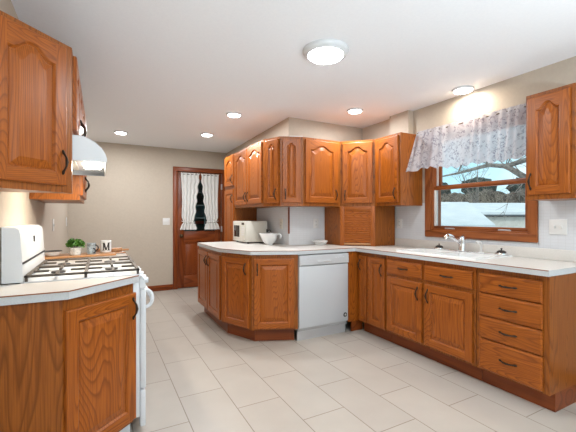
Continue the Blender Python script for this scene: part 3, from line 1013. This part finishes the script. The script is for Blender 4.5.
# ------------------------------------------------------------------ dishwasher
dw = thing('dishwasher', 'white built-in dishwasher under the worktop corner', 'dishwasher', (2.043, 3.0, 0))
MB().box(-0.300, 0.300, 0.03, 0.58, 0.10, 0.87).build('tub', LTGREY, dw)
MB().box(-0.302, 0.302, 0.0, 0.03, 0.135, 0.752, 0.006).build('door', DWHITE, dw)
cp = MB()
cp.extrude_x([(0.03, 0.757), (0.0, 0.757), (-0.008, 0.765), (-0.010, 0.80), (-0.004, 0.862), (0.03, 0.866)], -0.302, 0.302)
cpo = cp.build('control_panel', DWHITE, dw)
MB().extrude_x([(-0.011, 0.785), (-0.0165, 0.79), (-0.0165, 0.797), (-0.0095, 0.803), (-0.006, 0.79)], -0.09, 0.07).build('latch_handle', mat('grey_latch', (0.55, 0.57, 0.59), 0.35), cpo)
for xx in (-0.216, -0.203):
    MB().box(xx, xx + 0.009, -0.0092, -0.004, 0.822, 0.828).build('indicator', LTGREY, cpo)
for k in range(4):
    MB().box(0.13 + k * 0.03, 0.15 + k * 0.03, -0.0092, -0.004, 0.824, 0.828).build('button', mat('pale_button', (0.66, 0.68, 0.7), 0.4), cpo)
MB().box(-0.298, 0.298, 0.05, 0.06, 0.0, 0.10).box(-0.298, 0.298, 0.045, 0.061, 0.085, 0.13, 0.002).build('toe_panel', STEEL, dw)
bd = MB()
bd.lathe([(0.024, 0.0), (0.024, 0.002), (0.021, 0.0035), (0.001, 0.0035)], (0.262, 0.0, 0.205), 24, axis='Y')
bo = bd.build('badge', BLACK, dw)
bo['label'] = 'round black badge'
mk = MB()
for k in range(8):
    a = 2 * pi * k / 8
    mk.box(0.262 + 0.012 * cos(a) - 0.002, 0.262 + 0.012 * cos(a) + 0.002, -0.0042, -0.003, 0.205 + 0.012 * sin(a) - 0.002, 0.205 + 0.012 * sin(a) + 0.002)
mk.box(0.256, 0.268, -0.0042, -0.003, 0.200, 0.210)
mk.build('badge_mark', PLASTIC, bo)

# ------------------------------------------------------------------ sink and fittings
sk = thing('kitchen_sink', 'white double-bowl sink set into the worktop under the window', 'sink', (2.785, 2.09, 0.914))
s_ = MB()
X0, X1, Y0, Y1 = 2.548 - 2.785, 3.022 - 2.785, 1.682 - 2.09, 2.498 - 2.09
bowls = [(-0.215, 0.10, -0.375, -0.02), (-0.215, 0.10, 0.02, 0.375)]
xs = [X0, -0.215, 0.10, X1]
ys = [Y0, -0.375, -0.02, 0.02, 0.375, Y1]
zt = 0.014
V = {}
for i, x in enumerate(xs):
    for k_, y in enumerate(ys):
        V[i, k_] = s_.bm.verts.new((x, y, zt))
for i in range(3):
    for k_ in range(5):
        if i == 1 and k_ in (1, 3):
            continue
        s_.bm.faces.new((V[i, k_], V[i + 1, k_], V[i + 1, k_ + 1], V[i, k_ + 1]))
for k_ in (1, 3):
    ring = [V[1, k_], V[2, k_], V[2, k_ + 1], V[1, k_ + 1]]
    ctr = sum((v.co for v in ring), Vector()) / 4
    low = [s_.bm.verts.new((ctr.x + (v.co.x - ctr.x) * 0.9, ctr.y + (v.co.y - ctr.y) * 0.9, -0.17)) for v in ring]
    for n_ in range(4):
        s_.bm.faces.new((ring[n_], low[n_], low[(n_ + 1) % 4], ring[(n_ + 1) % 4]))
    s_.bm.faces.new(low)
per = [(X0, Y0), (X1, Y0), (X1, Y1), (X0, Y1)]
pv = [V[0, 0], V[3, 0], V[3, 5], V[0, 5]]
lo = [s_.bm.verts.new((p_[0] - (0.004 if p_[0] < 0 else -0.004), p_[1] - (0.004 if p_[1] < 0 else -0.004), 0.0005)) for p_ in per]
bnd = {}
order = [[V[i, 0] for i in range(4)], [V[3, k_] for k_ in range(6)], [V[i, 5] for i in (3, 2, 1, 0)], [V[0, k_] for k_ in (5, 4, 3, 2, 1, 0)]]
for n_, side in enumerate(order):
    s_.bm.faces.new([v for v in side[::-1]] + [lo[n_], lo[(n_ + 1) % 4]])
s_.build('basin', CERAMIC, sk)
for yy in (-0.2, 0.2):
    MB().lathe([(0.04, -0.1695), (0.035, -0.168), (0.01, -0.1675)], (-0.05, yy, 0), 20).build('drain', STEEL, sk)
ZD = 0.9285
fa = thing('faucet', 'chrome single-lever kitchen faucet behind the sink', 'faucet', (2.955, 2.09, ZD))
MB().box(-0.028, 0.028, -0.12, 0.12, 0, 0.008, 0.004).build('deck_plate', CHROME, fa)
MB().lathe([(0.033, 0.008), (0.032, 0.02), (0.029, 0.03), (0.030, 0.10), (0.032, 0.118), (0.027, 0.132), (0.012, 0.138)], (0, 0, 0), 24).build('body', CHROME, fa)
MB().tube([(0, 0, 0.075), (-0.05, 0.004, 0.095), (-0.10, 0.008, 0.122), (-0.15, 0.012, 0.142), (-0.185, 0.014, 0.148), (-0.205, 0.015, 0.138), (-0.208, 0.016, 0.118)], [0.017, 0.017, 0.017, 0.020, 0.023, 0.022, 0.019], 14).build('spout', CHROME, fa)
MB().tube([(0, 0, 0.13), (0.012, 0, 0.142), (0.03, 0, 0.15)], [0.012, 0.009, 0.006], 10).build('lever', CHROME, fa)
so = thing('side_sprayer', 'white side sprayer standing right of the faucet', 'sprayer', (2.972, 1.915, ZD))
MB().lathe([(0.021, 0), (0.021, 0.006), (0.014, 0.012), (0.013, 0.02)], (0, 0, 0), 18).build('collar', PLASTIC, so)
MB().tube([(0, 0, 0.015), (0, 0, 0.05), (-0.004, 0, 0.075), (-0.02, 0.004, 0.092), (-0.042, 0.008, 0.094), (-0.055, 0.01, 0.088)], [0.011, 0.0115, 0.013, 0.015, 0.015, 0.013], 14).build('spray_head', PLASTIC, so)
for lab, x, y in (('chrome strainer basket with black knob left of the faucet', 2.95, 2.335), ('chrome strainer basket with black knob right of the sprayer', 2.965, 1.735)):
    st = thing('sink_strainer', lab, 'strainer', (x, y, ZD), 0, 'sink strainers')
    MB().lathe([(0.044, 0), (0.047, 0.004), (0.046, 0.016), (0.041, 0.020), (0.036, 0.0195)], (0, 0, 0), 24).build('rim', CHROME, st)
    MB().lathe([(0.036, 0.0195), (0.034, 0.029), (0.022, 0.037), (0.004, 0.040)], (0, 0, 0), 24).build('dome', BLACK, st)
    MB().lathe([(0.004, 0.039), (0.004, 0.047), (0.008, 0.049), (0.008, 0.055), (0.002, 0.057)], (0, 0, 0), 12).build('knob', BLACK, st)

# ------------------------------------------------------------------ range
rg = thing('gas_range', 'white gas range with black grates against the left wall', 'stove', (0.2, 2.557, 0), R(90))
MB().box(-0.392, 0.392, 0.0, 0.625, 0.10, 0.895, 0.004).build('body', WHITE, rg)
MB().box(-0.37, 0.37, 0.05, 0.60, 0.0, 0.10).build('plinth', WHITE, rg)
ct = MB()
ct.box(-0.394, 0.394, -0.012, 0.555, 0.895, 0.918, 0.008)
ct.build('cooktop', WHITE, rg)
bk = MB()
bk.extrude_x([(0.625, 0.918), (0.541, 0.918), (0.541, 0.95), (0.543, 1.012), (0.544, 1.022), (0.552, 1.160), (0.558, 1.180), (0.572, 1.192), (0.625, 1.196)], -0.392, 0.392)
bko = bk.build('backguard', WHITE, rg)
MB().box(-0.390, 0.390, 0.5385, 0.556, 1.008, 1.017).build('vent_slot', DARK, bko)
MB().box(-0.012, 0.012, 0.5440, 0.560, 1.10, 1.135, 0.002).build('badge', BLACK, bko)
cpn = MB()
cpn.extrude_x([(0.0, 0.835), (-0.026, 0.835), (-0.032, 0.845), (-0.028, 0.87), (-0.012, 0.895), (0.0, 0.895)], -0.394, 0.394)
cpo = cpn.build('control_panel', WHITE, rg)
for xx in (-0.27, -0.16, 0.0, 0.16, 0.27):
    MB().lathe([(0.022, 0), (0.022, 0.008), (0.018, 0.012), (0.017, 0.026), (0.003, 0.028)], (xx, -0.030, 0.862), 18, axis='Y').box(xx - 0.004, xx + 0.004, -0.060, -0.045, 0.847, 0.877, 0.002).build('knob', WHITE, cpo)
od = MB()
od.box(-0.392, 0.392, -0.034, -0.001, 0.26, 0.83, 0.008)
odo = od.build('oven_door', WHITE, rg)
MB().box(-0.25, 0.25, -0.0355, -0.03, 0.36, 0.62, 0.004).build('oven_window', DGLASS, odo)
hd = MB()
for s in (-1, 1):
    pts = []
    for k in range(13):
        a = -pi / 2 + pi * k / 12
        pts.append((s * 0.34, -0.034 - 0.040 * cos(a), 0.765 + 0.050 * sin(a)))
    hd.tube(pts, 0.011, 10)
hd.tube([(-0.34, -0.072, 0.765), (0.34, -0.072, 0.765)], 0.0125, 12)
hd.build('oven_handle', WHITE, odo)
MB().box(-0.392, 0.392, -0.032, -0.001, 0.04, 0.25, 0.008).build('storage_drawer', WHITE, rg)
for cx, cy in ((-0.19, 0.14), (0.19, 0.14), (-0.19, 0.41), (0.19, 0.41)):
    bu = MB().lathe([(0.055, 0.918), (0.052, 0.926), (0.04, 0.930), (0.002, 0.930)], (cx, cy, 0), 24).build('burner', STEEL, rg)
    MB().lathe([(0.034, 0.930), (0.036, 0.934), (0.033, 0.939), (0.002, 0.940)], (cx, cy, 0), 24).build('burner_cap', BLACK, bu)
for s in (-1, 1):
    gr = MB()
    xa, xb = (-0.382, -0.004) if s < 0 else (0.004, 0.382)
    ya, yb = 0.0, 0.538
    B = 0.0085

    def bar(x0_, x1_, y0_, y1_, za=0.938, zb=0.950):
        gr.box(min(x0_, x1_), max(x0_, x1_), min(y0_, y1_), max(y0_, y1_), za, zb, 0.002)
    bar(xa, xb, ya, ya + 2 * B); bar(xa, xb, yb - 2 * B, yb)
    bar(xa, xa + 2 * B, ya, yb); bar(xb - 2 * B, xb, ya, yb)
    ymid = (ya + yb) / 2
    bar(xa, xb, ymid - B, ymid + B)
    xm = (xa + xb) / 2
    for cy in ((ya + ymid) / 2, (yb + ymid) / 2):
        for (p0, p1) in (((xa, cy), (xm - 0.05, cy)), ((xm + 0.05, cy), (xb, cy))):
            bar(p0[0], p1[0], cy - B * 0.8, cy + B * 0.8)
    for (q0, q1) in ((ya, ya + 0.085), (ymid - 0.08, ymid + 0.08), (yb - 0.085, yb)):
        bar(xm - B * 0.8, xm + B * 0.8, q0, q1)
    for fx_ in (xa + B, xb - B):
        for fy_ in (ya + B, ymid, yb - B):
            gr.box(fx_ - 0.006, fx_ + 0.006, fy_ - 0.006, fy_ + 0.006, 0.9178, 0.938)
    gr.build('grate', IRON, rg)

# ------------------------------------------------------------------ range hood
hd_ = thing('range_hood', 'white range hood with its lamp on under the short cabinet', 'range hood', (XL + 0.001, 2.572, 1.55), R(90))
# local x along the wall, local -y into the room
pr = [(0.0, 0.138), (-0.335, 0.136), (-0.36, 0.130), (-0.40, 0.110), (-0.435, 0.078), (-0.455, 0.045), (-0.462, 0.02), (-0.462, 0.0)]
sh = MB()
bm = sh.bm
for xx in (-0.378, 0.378):
    sh.extrude_x([(0.0, 0.0)] + pr[::1][0:0] + [(0.0, 0.138)] + pr[1:], xx - 0.004 if xx > 0 else xx, xx if xx > 0 else xx + 0.004)
outer_ = pr[1:]
inner_ = [(y + 0.006, z - 0.006) for y, z in outer_[:-1]] + [(outer_[-1][0] + 0.006, 0.0)]
sh.extrude_x([(0.0, 0.138)] + outer_ + inner_[::-1] + [(0.0, 0.130)], -0.374, 0.374)
sho = sh.build('shell', WHITE, hd_)
MB().box(-0.374, 0.374, -0.455, -0.001, 0.030, 0.034).build('underside_pan', WHITE, hd_)
fl = MB()
for k in range(9):
    fl.box(-0.30 + k * 0.066, -0.25 + k * 0.066, -0.30, -0.08, 0.024, 0.0305, 0.002)
fl.build('grease_filter', CREAMP, hd_)
MB().box(-0.09, 0.09, -0.435, -0.335, 0.012, 0.0305, 0.008).build('lamp_lens', HLAMP, hd_)
hl = bpy.data.lights.new('hood_bulb', 'AREA'); hl.shape = 'RECTANGLE'; hl.size = 0.16; hl.size_y = 0.08; hl.energy = 6; hl.color = (1.0, 0.9, 0.74)
ho_ = bpy.data.objects.new('hood_bulb', hl); COL.objects.link(ho_); ho_.parent = hd_; ho_.location = (0, -0.385, 0.008)

# ------------------------------------------------------------------ tray and things beyond the range
tr = thing('serving_board', 'wooden serving board on the worktop beyond the range', 'board', (-0.135, 3.45, 0.9150), R(10))
MB().box(-0.29, 0.24, -0.13, 0.13, 0.0, 0.018, 0.006).build('plank', BOARD, tr)
MB().tube([(0.235, 0.0, 0.009), (0.29, 0.0, 0.009), (0.34, 0.0, 0.009)], [0.016, 0.012, 0.015], 10, flat=0.5).build('grip', BOARD, tr)
TZ = 0.933
pt = thing('potted_plant', 'small leafy green plant in a pale cement pot on the board', 'plant', (-0.182, 3.375, TZ))
MB().lathe([(0.036, 0), (0.040, 0.004), (0.046, 0.055), (0.048, 0.063), (0.042, 0.063), (0.039, 0.052), (0.002, 0.05)], (0, 0, 0), 28).build('pot', POTM, pt)
fo = MB()
rr = random.Random(3)
for k in range(420):
    a = rr.uniform(0, 2 * pi); e_ = rr.uniform(-0.25, 1.0); q_ = rr.uniform(0.55, 1.0)
    c_ = Vector((cos(a) * 0.068 * math.sqrt(max(0, 1 - e_ * e_ * 0.8)) * q_, sin(a) * 0.062 * math.sqrt(max(0, 1 - e_ * e_ * 0.8)) * q_, 0.083 + 0.050 * e_ * q_))
    if rr.random() < 0.12:
        c_ += Vector((0.012, 0, -0.01))
    n_ = Vector((rr.uniform(-1, 1), rr.uniform(-1, 1), rr.uniform(0, 1.2))).normalized()
    u_ = n_.cross(Vector((rr.uniform(-1, 1), rr.uniform(-1, 1), rr.uniform(-1, 1)))).normalized()
    v_ = n_.cross(u_)
    l_ = rr.uniform(0.010, 0.017)
    fo.bm.faces.new([fo.bm.verts.new(c_ + q) for q in (u_ * l_, v_ * l_ * 0.55 + n_ * 0.003, -u_ * l_, -v_ * l_ * 0.55 + n_ * 0.003)])
fo.build('foliage', LEAF, pt, clean=False)
stm = MB()
for k in range(7):
    a = k * 0.9
    stm.tube([(0, 0, 0.045), (0.02 * cos(a), 0.02 * sin(a), 0.07), (0.04 * cos(a), 0.04 * sin(a), 0.095)], 0.003, 5)
stm.build('stems', BARK, pt)


def mug(label, loc, rz, m_body, r=0.042, hgt=0.09, letter=False, hl=True):
    t = thing('mug', label, 'mug', loc, rz)
    MB().lathe([(r * 0.85, 0), (r * 0.95, 0.004), (r, 0.012), (r, hgt - 0.002), (r - 0.002, hgt), (r - 0.0045, hgt - 0.002), (r - 0.005, 0.01), (0.002, 0.008)], (0, 0, 0), 32).build('cup', m_body, t)
    if hl:
        pts = []
        for k in range(11):
            a = -pi / 2 + pi * k / 10
            pts.append((r - 0.003 + 0.03 * cos(a), 0, hgt * 0.5 + hgt * 0.30 * sin(a)))
        MB().tube(pts, 0.005, 8).build('mug_handle', BLACK if not letter else m_body, t)
    if letter:
        # a block serif M curved round the front (front is local -y)
        lt = MB()
        BW = 1.3

        def pt_(x, z, q=0.0009):
            a = x / r
            return Vector((sin(a) * (r + q), -cos(a) * (r + q), z))

        def stroke(p0, p1, wd_):
            d_ = Vector((p1[0] - p0[0], p1[1] - p0[1])); 
            n = 6
            wd_ = wd_ * BW
            for i in range(n):
                s0, s1 = i / n, (i + 1) / n
                q = [(p0[0] + d_.x * s0 - wd_ / 2, p0[1] + d_.y * s0), (p0[0] + d_.x * s0 + wd_ / 2, p0[1] + d_.y * s0), (p0[0] + d_.x * s1 + wd_ / 2, p0[1] + d_.y * s1), (p0[0] + d_.x * s1 - wd_ / 2, p0[1] + d_.y * s1)]
                lt.bm.faces.new([lt.bm.verts.new(pt_(*z_)) for z_ in q])
        zb_, zt_ = 0.018, hgt - 0.018
        stroke((-0.021, zb_), (-0.021, zt_), 0.007)
        stroke((0.021, zb_), (0.021, zt_), 0.011)
        stroke((-0.019, zt_), (0.0, zb_ + 0.004), 0.012)
        stroke((0.019, zt_), (0.0, zb_ + 0.004), 0.006)
        for sx in (-0.021, 0.021):
            stroke((sx, zb_), (sx, zb_ + 0.006), 0.019)
        stroke((-0.024, zt_ - 0.006), (-0.024, zt_), 0.018)
        stroke((0.024, zt_ - 0.006), (0.024, zt_), 0.018)
        lt.build('letter_mark', BLACK, t, clean=False)
    return t


mug('white mug with a large black letter M on the board', (0.044, 3.515, TZ), R(2), CERAMIC, 0.045, 0.105, True, False)
mug('grey speckled mug with black handle lying nearest the plant', (-0.066, 3.39, TZ), R(300), GREYC, 0.034, 0.062)
mug('grey speckled mug with black handle beside the letter mug', (-0.068, 3.53, TZ), R(330), GREYC, 0.034, 0.085)
dk = thing('dish', 'white oval dish with dark rim left of the plant', 'dish', (-0.345, 3.40, 0.9335), 0)
MB().lathe([(0.04, 0), (0.05, 0.003), (0.068, 0.03), (0.070, 0.035), (0.066, 0.034), (0.05, 0.008), (0.002, 0.006)], (0, 0, 0), 28).build('bowl', CERAMIC, dk)
MB().lathe([(0.0665, 0.0335), (0.0715, 0.0345), (0.0715, 0.038), (0.0665, 0.038), (0.0665, 0.0335)], (0, 0, 0), 28).build('rim_band', BLACK, dk)
rp = tag(MB().tube([(-0.08, 0, 0), (-0.05, 0, 0), (-0.045, 0, 0), (0.20, 0, 0), (0.205, 0, 0), (0.26, 0, 0)], [0.008, 0.010, 0.022, 0.022, 0.010, 0.008], 14).build('rolling_pin', BOARD, None, (-0.02, 3.64, 0.937), (0, 0, R(4))), 'wooden rolling pin lying behind the letter mug', 'rolling pin')

# ------------------------------------------------------------------ microwave, bowls
mw = thing('microwave', 'cream white microwave oven on the peninsula under the two-door cabinet', 'microwave', (1.59, 4.308, 0.914), R(-90))
# local x toward the camera, front toward -y (world -x)
MB().box(-0.218, 0.218, 0.012, 0.306, 0.018, 0.281, 0.006).build('case', CREAMP, mw)
MB().box(-0.218, 0.085, -0.004, 0.012, 0.020, 0.279, 0.004).build('door', CREAMP, mw)
MB().box(-0.175, 0.03, -0.0052, -0.002, 0.075, 0.225, 0.003).build('door_window', DGLASS, mw)
cpm = MB().box(0.087, 0.218, -0.004, 0.012, 0.020, 0.279, 0.004).build('control_panel', CREAMP, mw)
MB().box(0.105, 0.20, -0.005, -0.003, 0.235, 0.262).build('display', DGLASS, cpm)
for a in range(3):
    for b in range(4):
        MB().box(0.108 + a * 0.032, 0.132 + a * 0.032, -0.0052, -0.003, 0.10 + b * 0.03, 0.12 + b * 0.03).build('key', PLASTIC, cpm)
MB().box(0.19, 0.206, -0.0056, -0.003, 0.032, 0.048, 0.002).build('maker_badge', BLACK, mw)
for sx in (-0.19, 0.19):
    for sy in (0.05, 0.27):
        MB().lathe([(0.014, 0.0005), (0.014, 0.018), (0.002, 0.018)], (sx, sy, 0), 12).build('foot', BLACK, mw)
pc = thing('power_cord', 'dark power cord hanging behind the near end of the microwave', 'cord', (1.93, 4.0, 0.922))
MB().tube([(-0.036, 0.088, 0.15), (-0.010, 0.07, 0.16), (0.012, 0.05, 0.12), (0.016, 0.03, 0.06), (0.005, 0.0, 0.008), (-0.03, -0.03, 0.002)], 0.007, 8).build('cable', BLACK, pc)
MB().box(-0.048, -0.03, 0.075, 0.10, 0.13, 0.17, 0.004).build('strain_relief', BLACK, pc)

bw = thing('batter_bowl', 'large white batter bowl with handle beside the microwave', 'bowl', (1.80, 3.83, 0.9145), R(-28))
bb = MB()
prof = [(0.045, 0.0), (0.05, 0.004), (0.048, 0.010), (0.07, 0.03), (0.090, 0.065), (0.098, 0.10), (0.102, 0.128), (0.106, 0.134), (0.103, 0.138), (0.098, 0.135), (0.094, 0.10), (0.085, 0.065), (0.06, 0.03), (0.002, 0.018)]
bb.lathe(prof, (0, 0, 0), 40)
for v in bb.bm.verts:                      # pouring lip on the left
    ang = math.atan2(v.co.y, v.co.x)
    dlt = abs(abs(ang) - pi)
    if v.co.z > 0.09 and dlt < 0.45 and math.hypot(v.co.x, v.co.y) > 0.05:
        v.co.x -= 0.022 * cos(dlt / 0.45 * pi / 2) * (v.co.z - 0.09) / 0.05
bb.build('bowl', CERAMIC, bw)
MB().tube([(0.100, 0, 0.122), (0.120, 0, 0.128), (0.138, 0, 0.118), (0.140, 0, 0.095), (0.128, 0, 0.070)], [0.010, 0.010, 0.011, 0.011, 0.008], 10).build('bowl_handle', CERAMIC, bw)
pb = thing('dish', 'low white baking dish near the appliance garage', 'dish', (2.317, 3.50, 0.9145), R(10))
MB().lathe([(0.06, 0.0), (0.066, 0.003), (0.082, 0.035), (0.090, 0.040), (0.094, 0.040), (0.094, 0.046), (0.086, 0.047), (0.078, 0.042), (0.062, 0.010), (0.002, 0.008)], (0, 0, 0), 36).build('bowl', CERAMIC, pb)
MB().lathe([(0.0865, 0.0465), (0.088, 0.052), (0.07, 0.058), (0.003, 0.060)], (0, 0, 0), 36).build('dish_cover', CERAMIC, pb)
wb_ = tag(MB().box(-0.075, 0.075, -0.04, 0.04, 0, 0.02, 0.002).build('box', PLASTIC, None, (1.935, 3.415, 2.1305), (0, 0, R(-22.5))), 'flat white box lying on top of the angled corner cabinet', 'box')


# ------------------------------------------------------------------ outlets and switches
def plate(name, label, loc, rz, w_, h_, kind, m_=PLASTIC):
    t = thing(name, label, 'outlet' if kind == 'outlet' else 'switch', loc, rz)
    MB().box(-w_ / 2, w_ / 2, -0.006, 0, -h_ / 2, h_ / 2, 0.002).build('cover_plate', m_, t)
    n = max(1, round(w_ / 0.055)) if w_ > 0.09 else 1
    for i in range(n):
        x = (i - (n - 1) / 2) * 0.046
        if kind == 'outlet':
            for zz in (-0.02, 0.02):
                so_ = MB().box(x - 0.014, x + 0.014, -0.008, -0.004, zz - 0.014, zz + 0.014, 0.002).build('socket', m_, t)
                MB().box(x - 0.007, x - 0.004, -0.0084, -0.006, zz - 0.005, zz + 0.007).box(x + 0.004, x + 0.007, -0.0084, -0.006, zz - 0.005, zz + 0.007).build('slots', DARK, so_)
        else:
            MB().box(x - 0.005, x + 0.005, -0.014, -0.004, -0.012, 0.012, 0.002).build('toggle', m_, t)


plate('wall_outlet', 'white outlet on the partition behind the batter bowl', (XA - 0.0045, 3.825, 1.163), R(-90), 0.075, 0.12, 'outlet', CREAMP)
plate('wall_outlet', 'white outlet on the grey wall above the low dish', (2.342, YW - 0.0045, 1.168), 0, 0.075, 0.118, 'outlet')
plate('wall_outlet', 'white outlet between the appliance garage and the window', (XR - 0.0045, 2.972, 1.172), R(-90), 0.075, 0.11, 'outlet')
plate('light_switch', 'white two-gang switch plate right of the window', (XR - 0.0045, 1.372, 1.17), R(-90), 0.12, 0.115, 'switch')
plate('light_switch', 'white two-gang switch plate left of the far door', (0.993, YF - 0.0005, 1.172), 0, 0.115, 0.12, 'switch')
plate('light_switch', 'white switch plate on the left wall past the cabinets', (XL + 0.0005, 4.33, 1.165), R(90), 0.09, 0.125, 'switch')
plate('wall_outlet', 'white outlet on the left wall near the far corner', (XL + 0.0005, 5.93, 1.18), R(90), 0.075, 0.125, 'outlet')

# ------------------------------------------------------------------ valance over the window
va = thing('valance', 'sheer white printed valance gathered over the window', 'curtain', (2.98, 2.04, 1.76))


def vfn(u, v):
    y = 2.64 - u * 1.205
    z = 2.155 - v * 0.43
    edge = max(0.0, 1 - u / 0.10)
    lean = 0.05 * v + 0.13 * edge * v
    fold = (0.004 + 0.007 * v) * sin(u * 2 * pi * 13 + 2.6 * sin(u * 9) + 1.2 * sin(u * 23)) + 0.014 * v * sin(u * 2 * pi * 3.1 + 1) + 0.006 * v * mnoise.noise(Vector((u * 20, v * 3, 0)))
    if v > 0.9:
        z += 0.010 * sin(u * 2 * pi * 11 + 1)
    z += 0.03 * v * (sin(u * pi * 2.2 + 0.3) * 0.5 + 0.35 * sin(u * 13)) - 0.02 * edge * v
    return Vector((2.985 - lean + fold - 2.98, y - 2.04, z - 1.76))


MB().grid(vfn, 150, 26).build('cloth', VALANCE, va, clean=False)
MB().tube([(0.012, 0.604, 0.365), (0.012, -0.604, 0.365)], 0.008, 10).build('rod', BRASSD, va)
for s in (-1, 1):
    MB().box(0.0, 0.098, s * 0.592 - 0.008, s * 0.592 + 0.008, 0.355, 0.385, 0.002).build('bracket', BRASSD, va)


# ------------------------------------------------------------------ ceiling lights
def disc_light(label, x, y, r_, watts, big=False, tint=(0.93, 0.97, 1.0)):
    t = thing('ceiling_light', label, 'ceiling light', (x, y, ZC), 0, None)
    if big:
        MB().lathe([(r_ + 0.012, -0.0005), (r_ + 0.012, -0.014), (r_ + 0.002, -0.030), (r_ - 0.02, -0.040), (r_ - 0.026, -0.038), (r_ - 0.026, -0.002)], (0, 0, 0), 48).build('trim_ring', WHITE, t)
        MB().lathe([(r_ - 0.026, -0.036), (r_ - 0.035, -0.050), (r_ - 0.07, -0.062), (0.002, -0.068)], (0, 0, 0), 48).build('diffuser', LAMP, t)
        zl = -0.071
    else:
        MB().lathe([(r_, -0.0005), (r_, -0.006), (r_ - 0.008, -0.016), (r_ - 0.016, -0.018), (r_ - 0.018, -0.002)], (0, 0, 0), 40).build('trim_ring', WHITE, t)
        MB().lathe([(r_ - 0.017, -0.016), (r_ - 0.024, -0.024), (0.002, -0.028)], (0, 0, 0), 40).build('diffuser', LAMP, t)
        zl = -0.031
    L_ = bpy.data.lights.new('bulb', 'AREA')
    L_.shape = 'DISK'; L_.size = (r_ - 0.03) * 2; L_.energy = watts; L_.color = tint
    o = bpy.data.objects.new('bulb', L_); COL.objects.link(o); o.parent = t; o.location = (0, 0, zl)


disc_light('large round flush ceiling light in the middle of the ceiling', 1.41, 2.06, 0.15, BIG_LAMP_W, True)
disc_light('small round ceiling light in front of the corner cabinet', 2.481, 3.053, 0.088, LAMP_W)
disc_light('small round ceiling light near the partition corner, middle of the three far ones', 1.353, 3.828, 0.088, FAR_W)
disc_light('farthest left small round ceiling light near the left wall', 0.254, 5.38, 0.088, FAR_W)
disc_light('small round ceiling light nearest the far door', 1.339, 4.929, 0.088, FAR_W)
disc_light('small round ceiling light above the window valance', 2.954, 2.08, 0.095, LAMP_W * 0.45, False, (1.0, 0.87, 0.70))
disc_light('added ceiling disc for fill, unseen behind the camera near the left wall', 0.3, -0.7, 0.088, LAMP_W)  # extra disc out of view, added as fill light
disc_light('added ceiling disc for fill, unseen behind the camera near the right wall', 2.2, -0.7, 0.088, LAMP_W)  # second extra disc out of view, also added for fill


# ------------------------------------------------------------------ two added lamps, unseen behind the camera, to brighten the ceiling
def uplighter(label, x, y, k):
    t = thing('added_fill_lamp', label, 'lamp', (x, y, 0))
    MB().lathe([(0.13, 0.0005), (0.13, 0.015), (0.03, 0.03), (0.002, 0.03)], (0, 0, 0), 32).build('base', BRONZE, t)
    MB().tube([(0, 0, 0.02), (0, 0, 0.8)], 0.012, 12).build('pole', BRONZE, t)
    MB().lathe([(0.02, 0.79), (0.08, 0.81), (0.17, 0.88), (0.19, 0.92), (0.184, 0.92), (0.165, 0.886), (0.07, 0.825), (0.002, 0.818)], (0, 0, 0), 36).build('lamp_shade', CERAMIC, t)
    L_ = bpy.data.lights.new('bulb', 'AREA')
    L_.shape = 'DISK'; L_.size = 0.24; L_.energy = FILL_UPLIGHT_W * k; L_.color = (0.80, 0.92, 1.0)
    o = bpy.data.objects.new('bulb', L_); COL.objects.link(o); o.parent = t
    o.location = (0, 0, 0.915); o.rotation_euler = (pi, 0, 0)


uplighter('added bronze fill uplighter, unseen behind the camera near the left wall', 0.7, -1.05, 1.25)
uplighter('added bronze fill uplighter, unseen behind the camera near the right wall', 2.0, -1.25, 0.85)
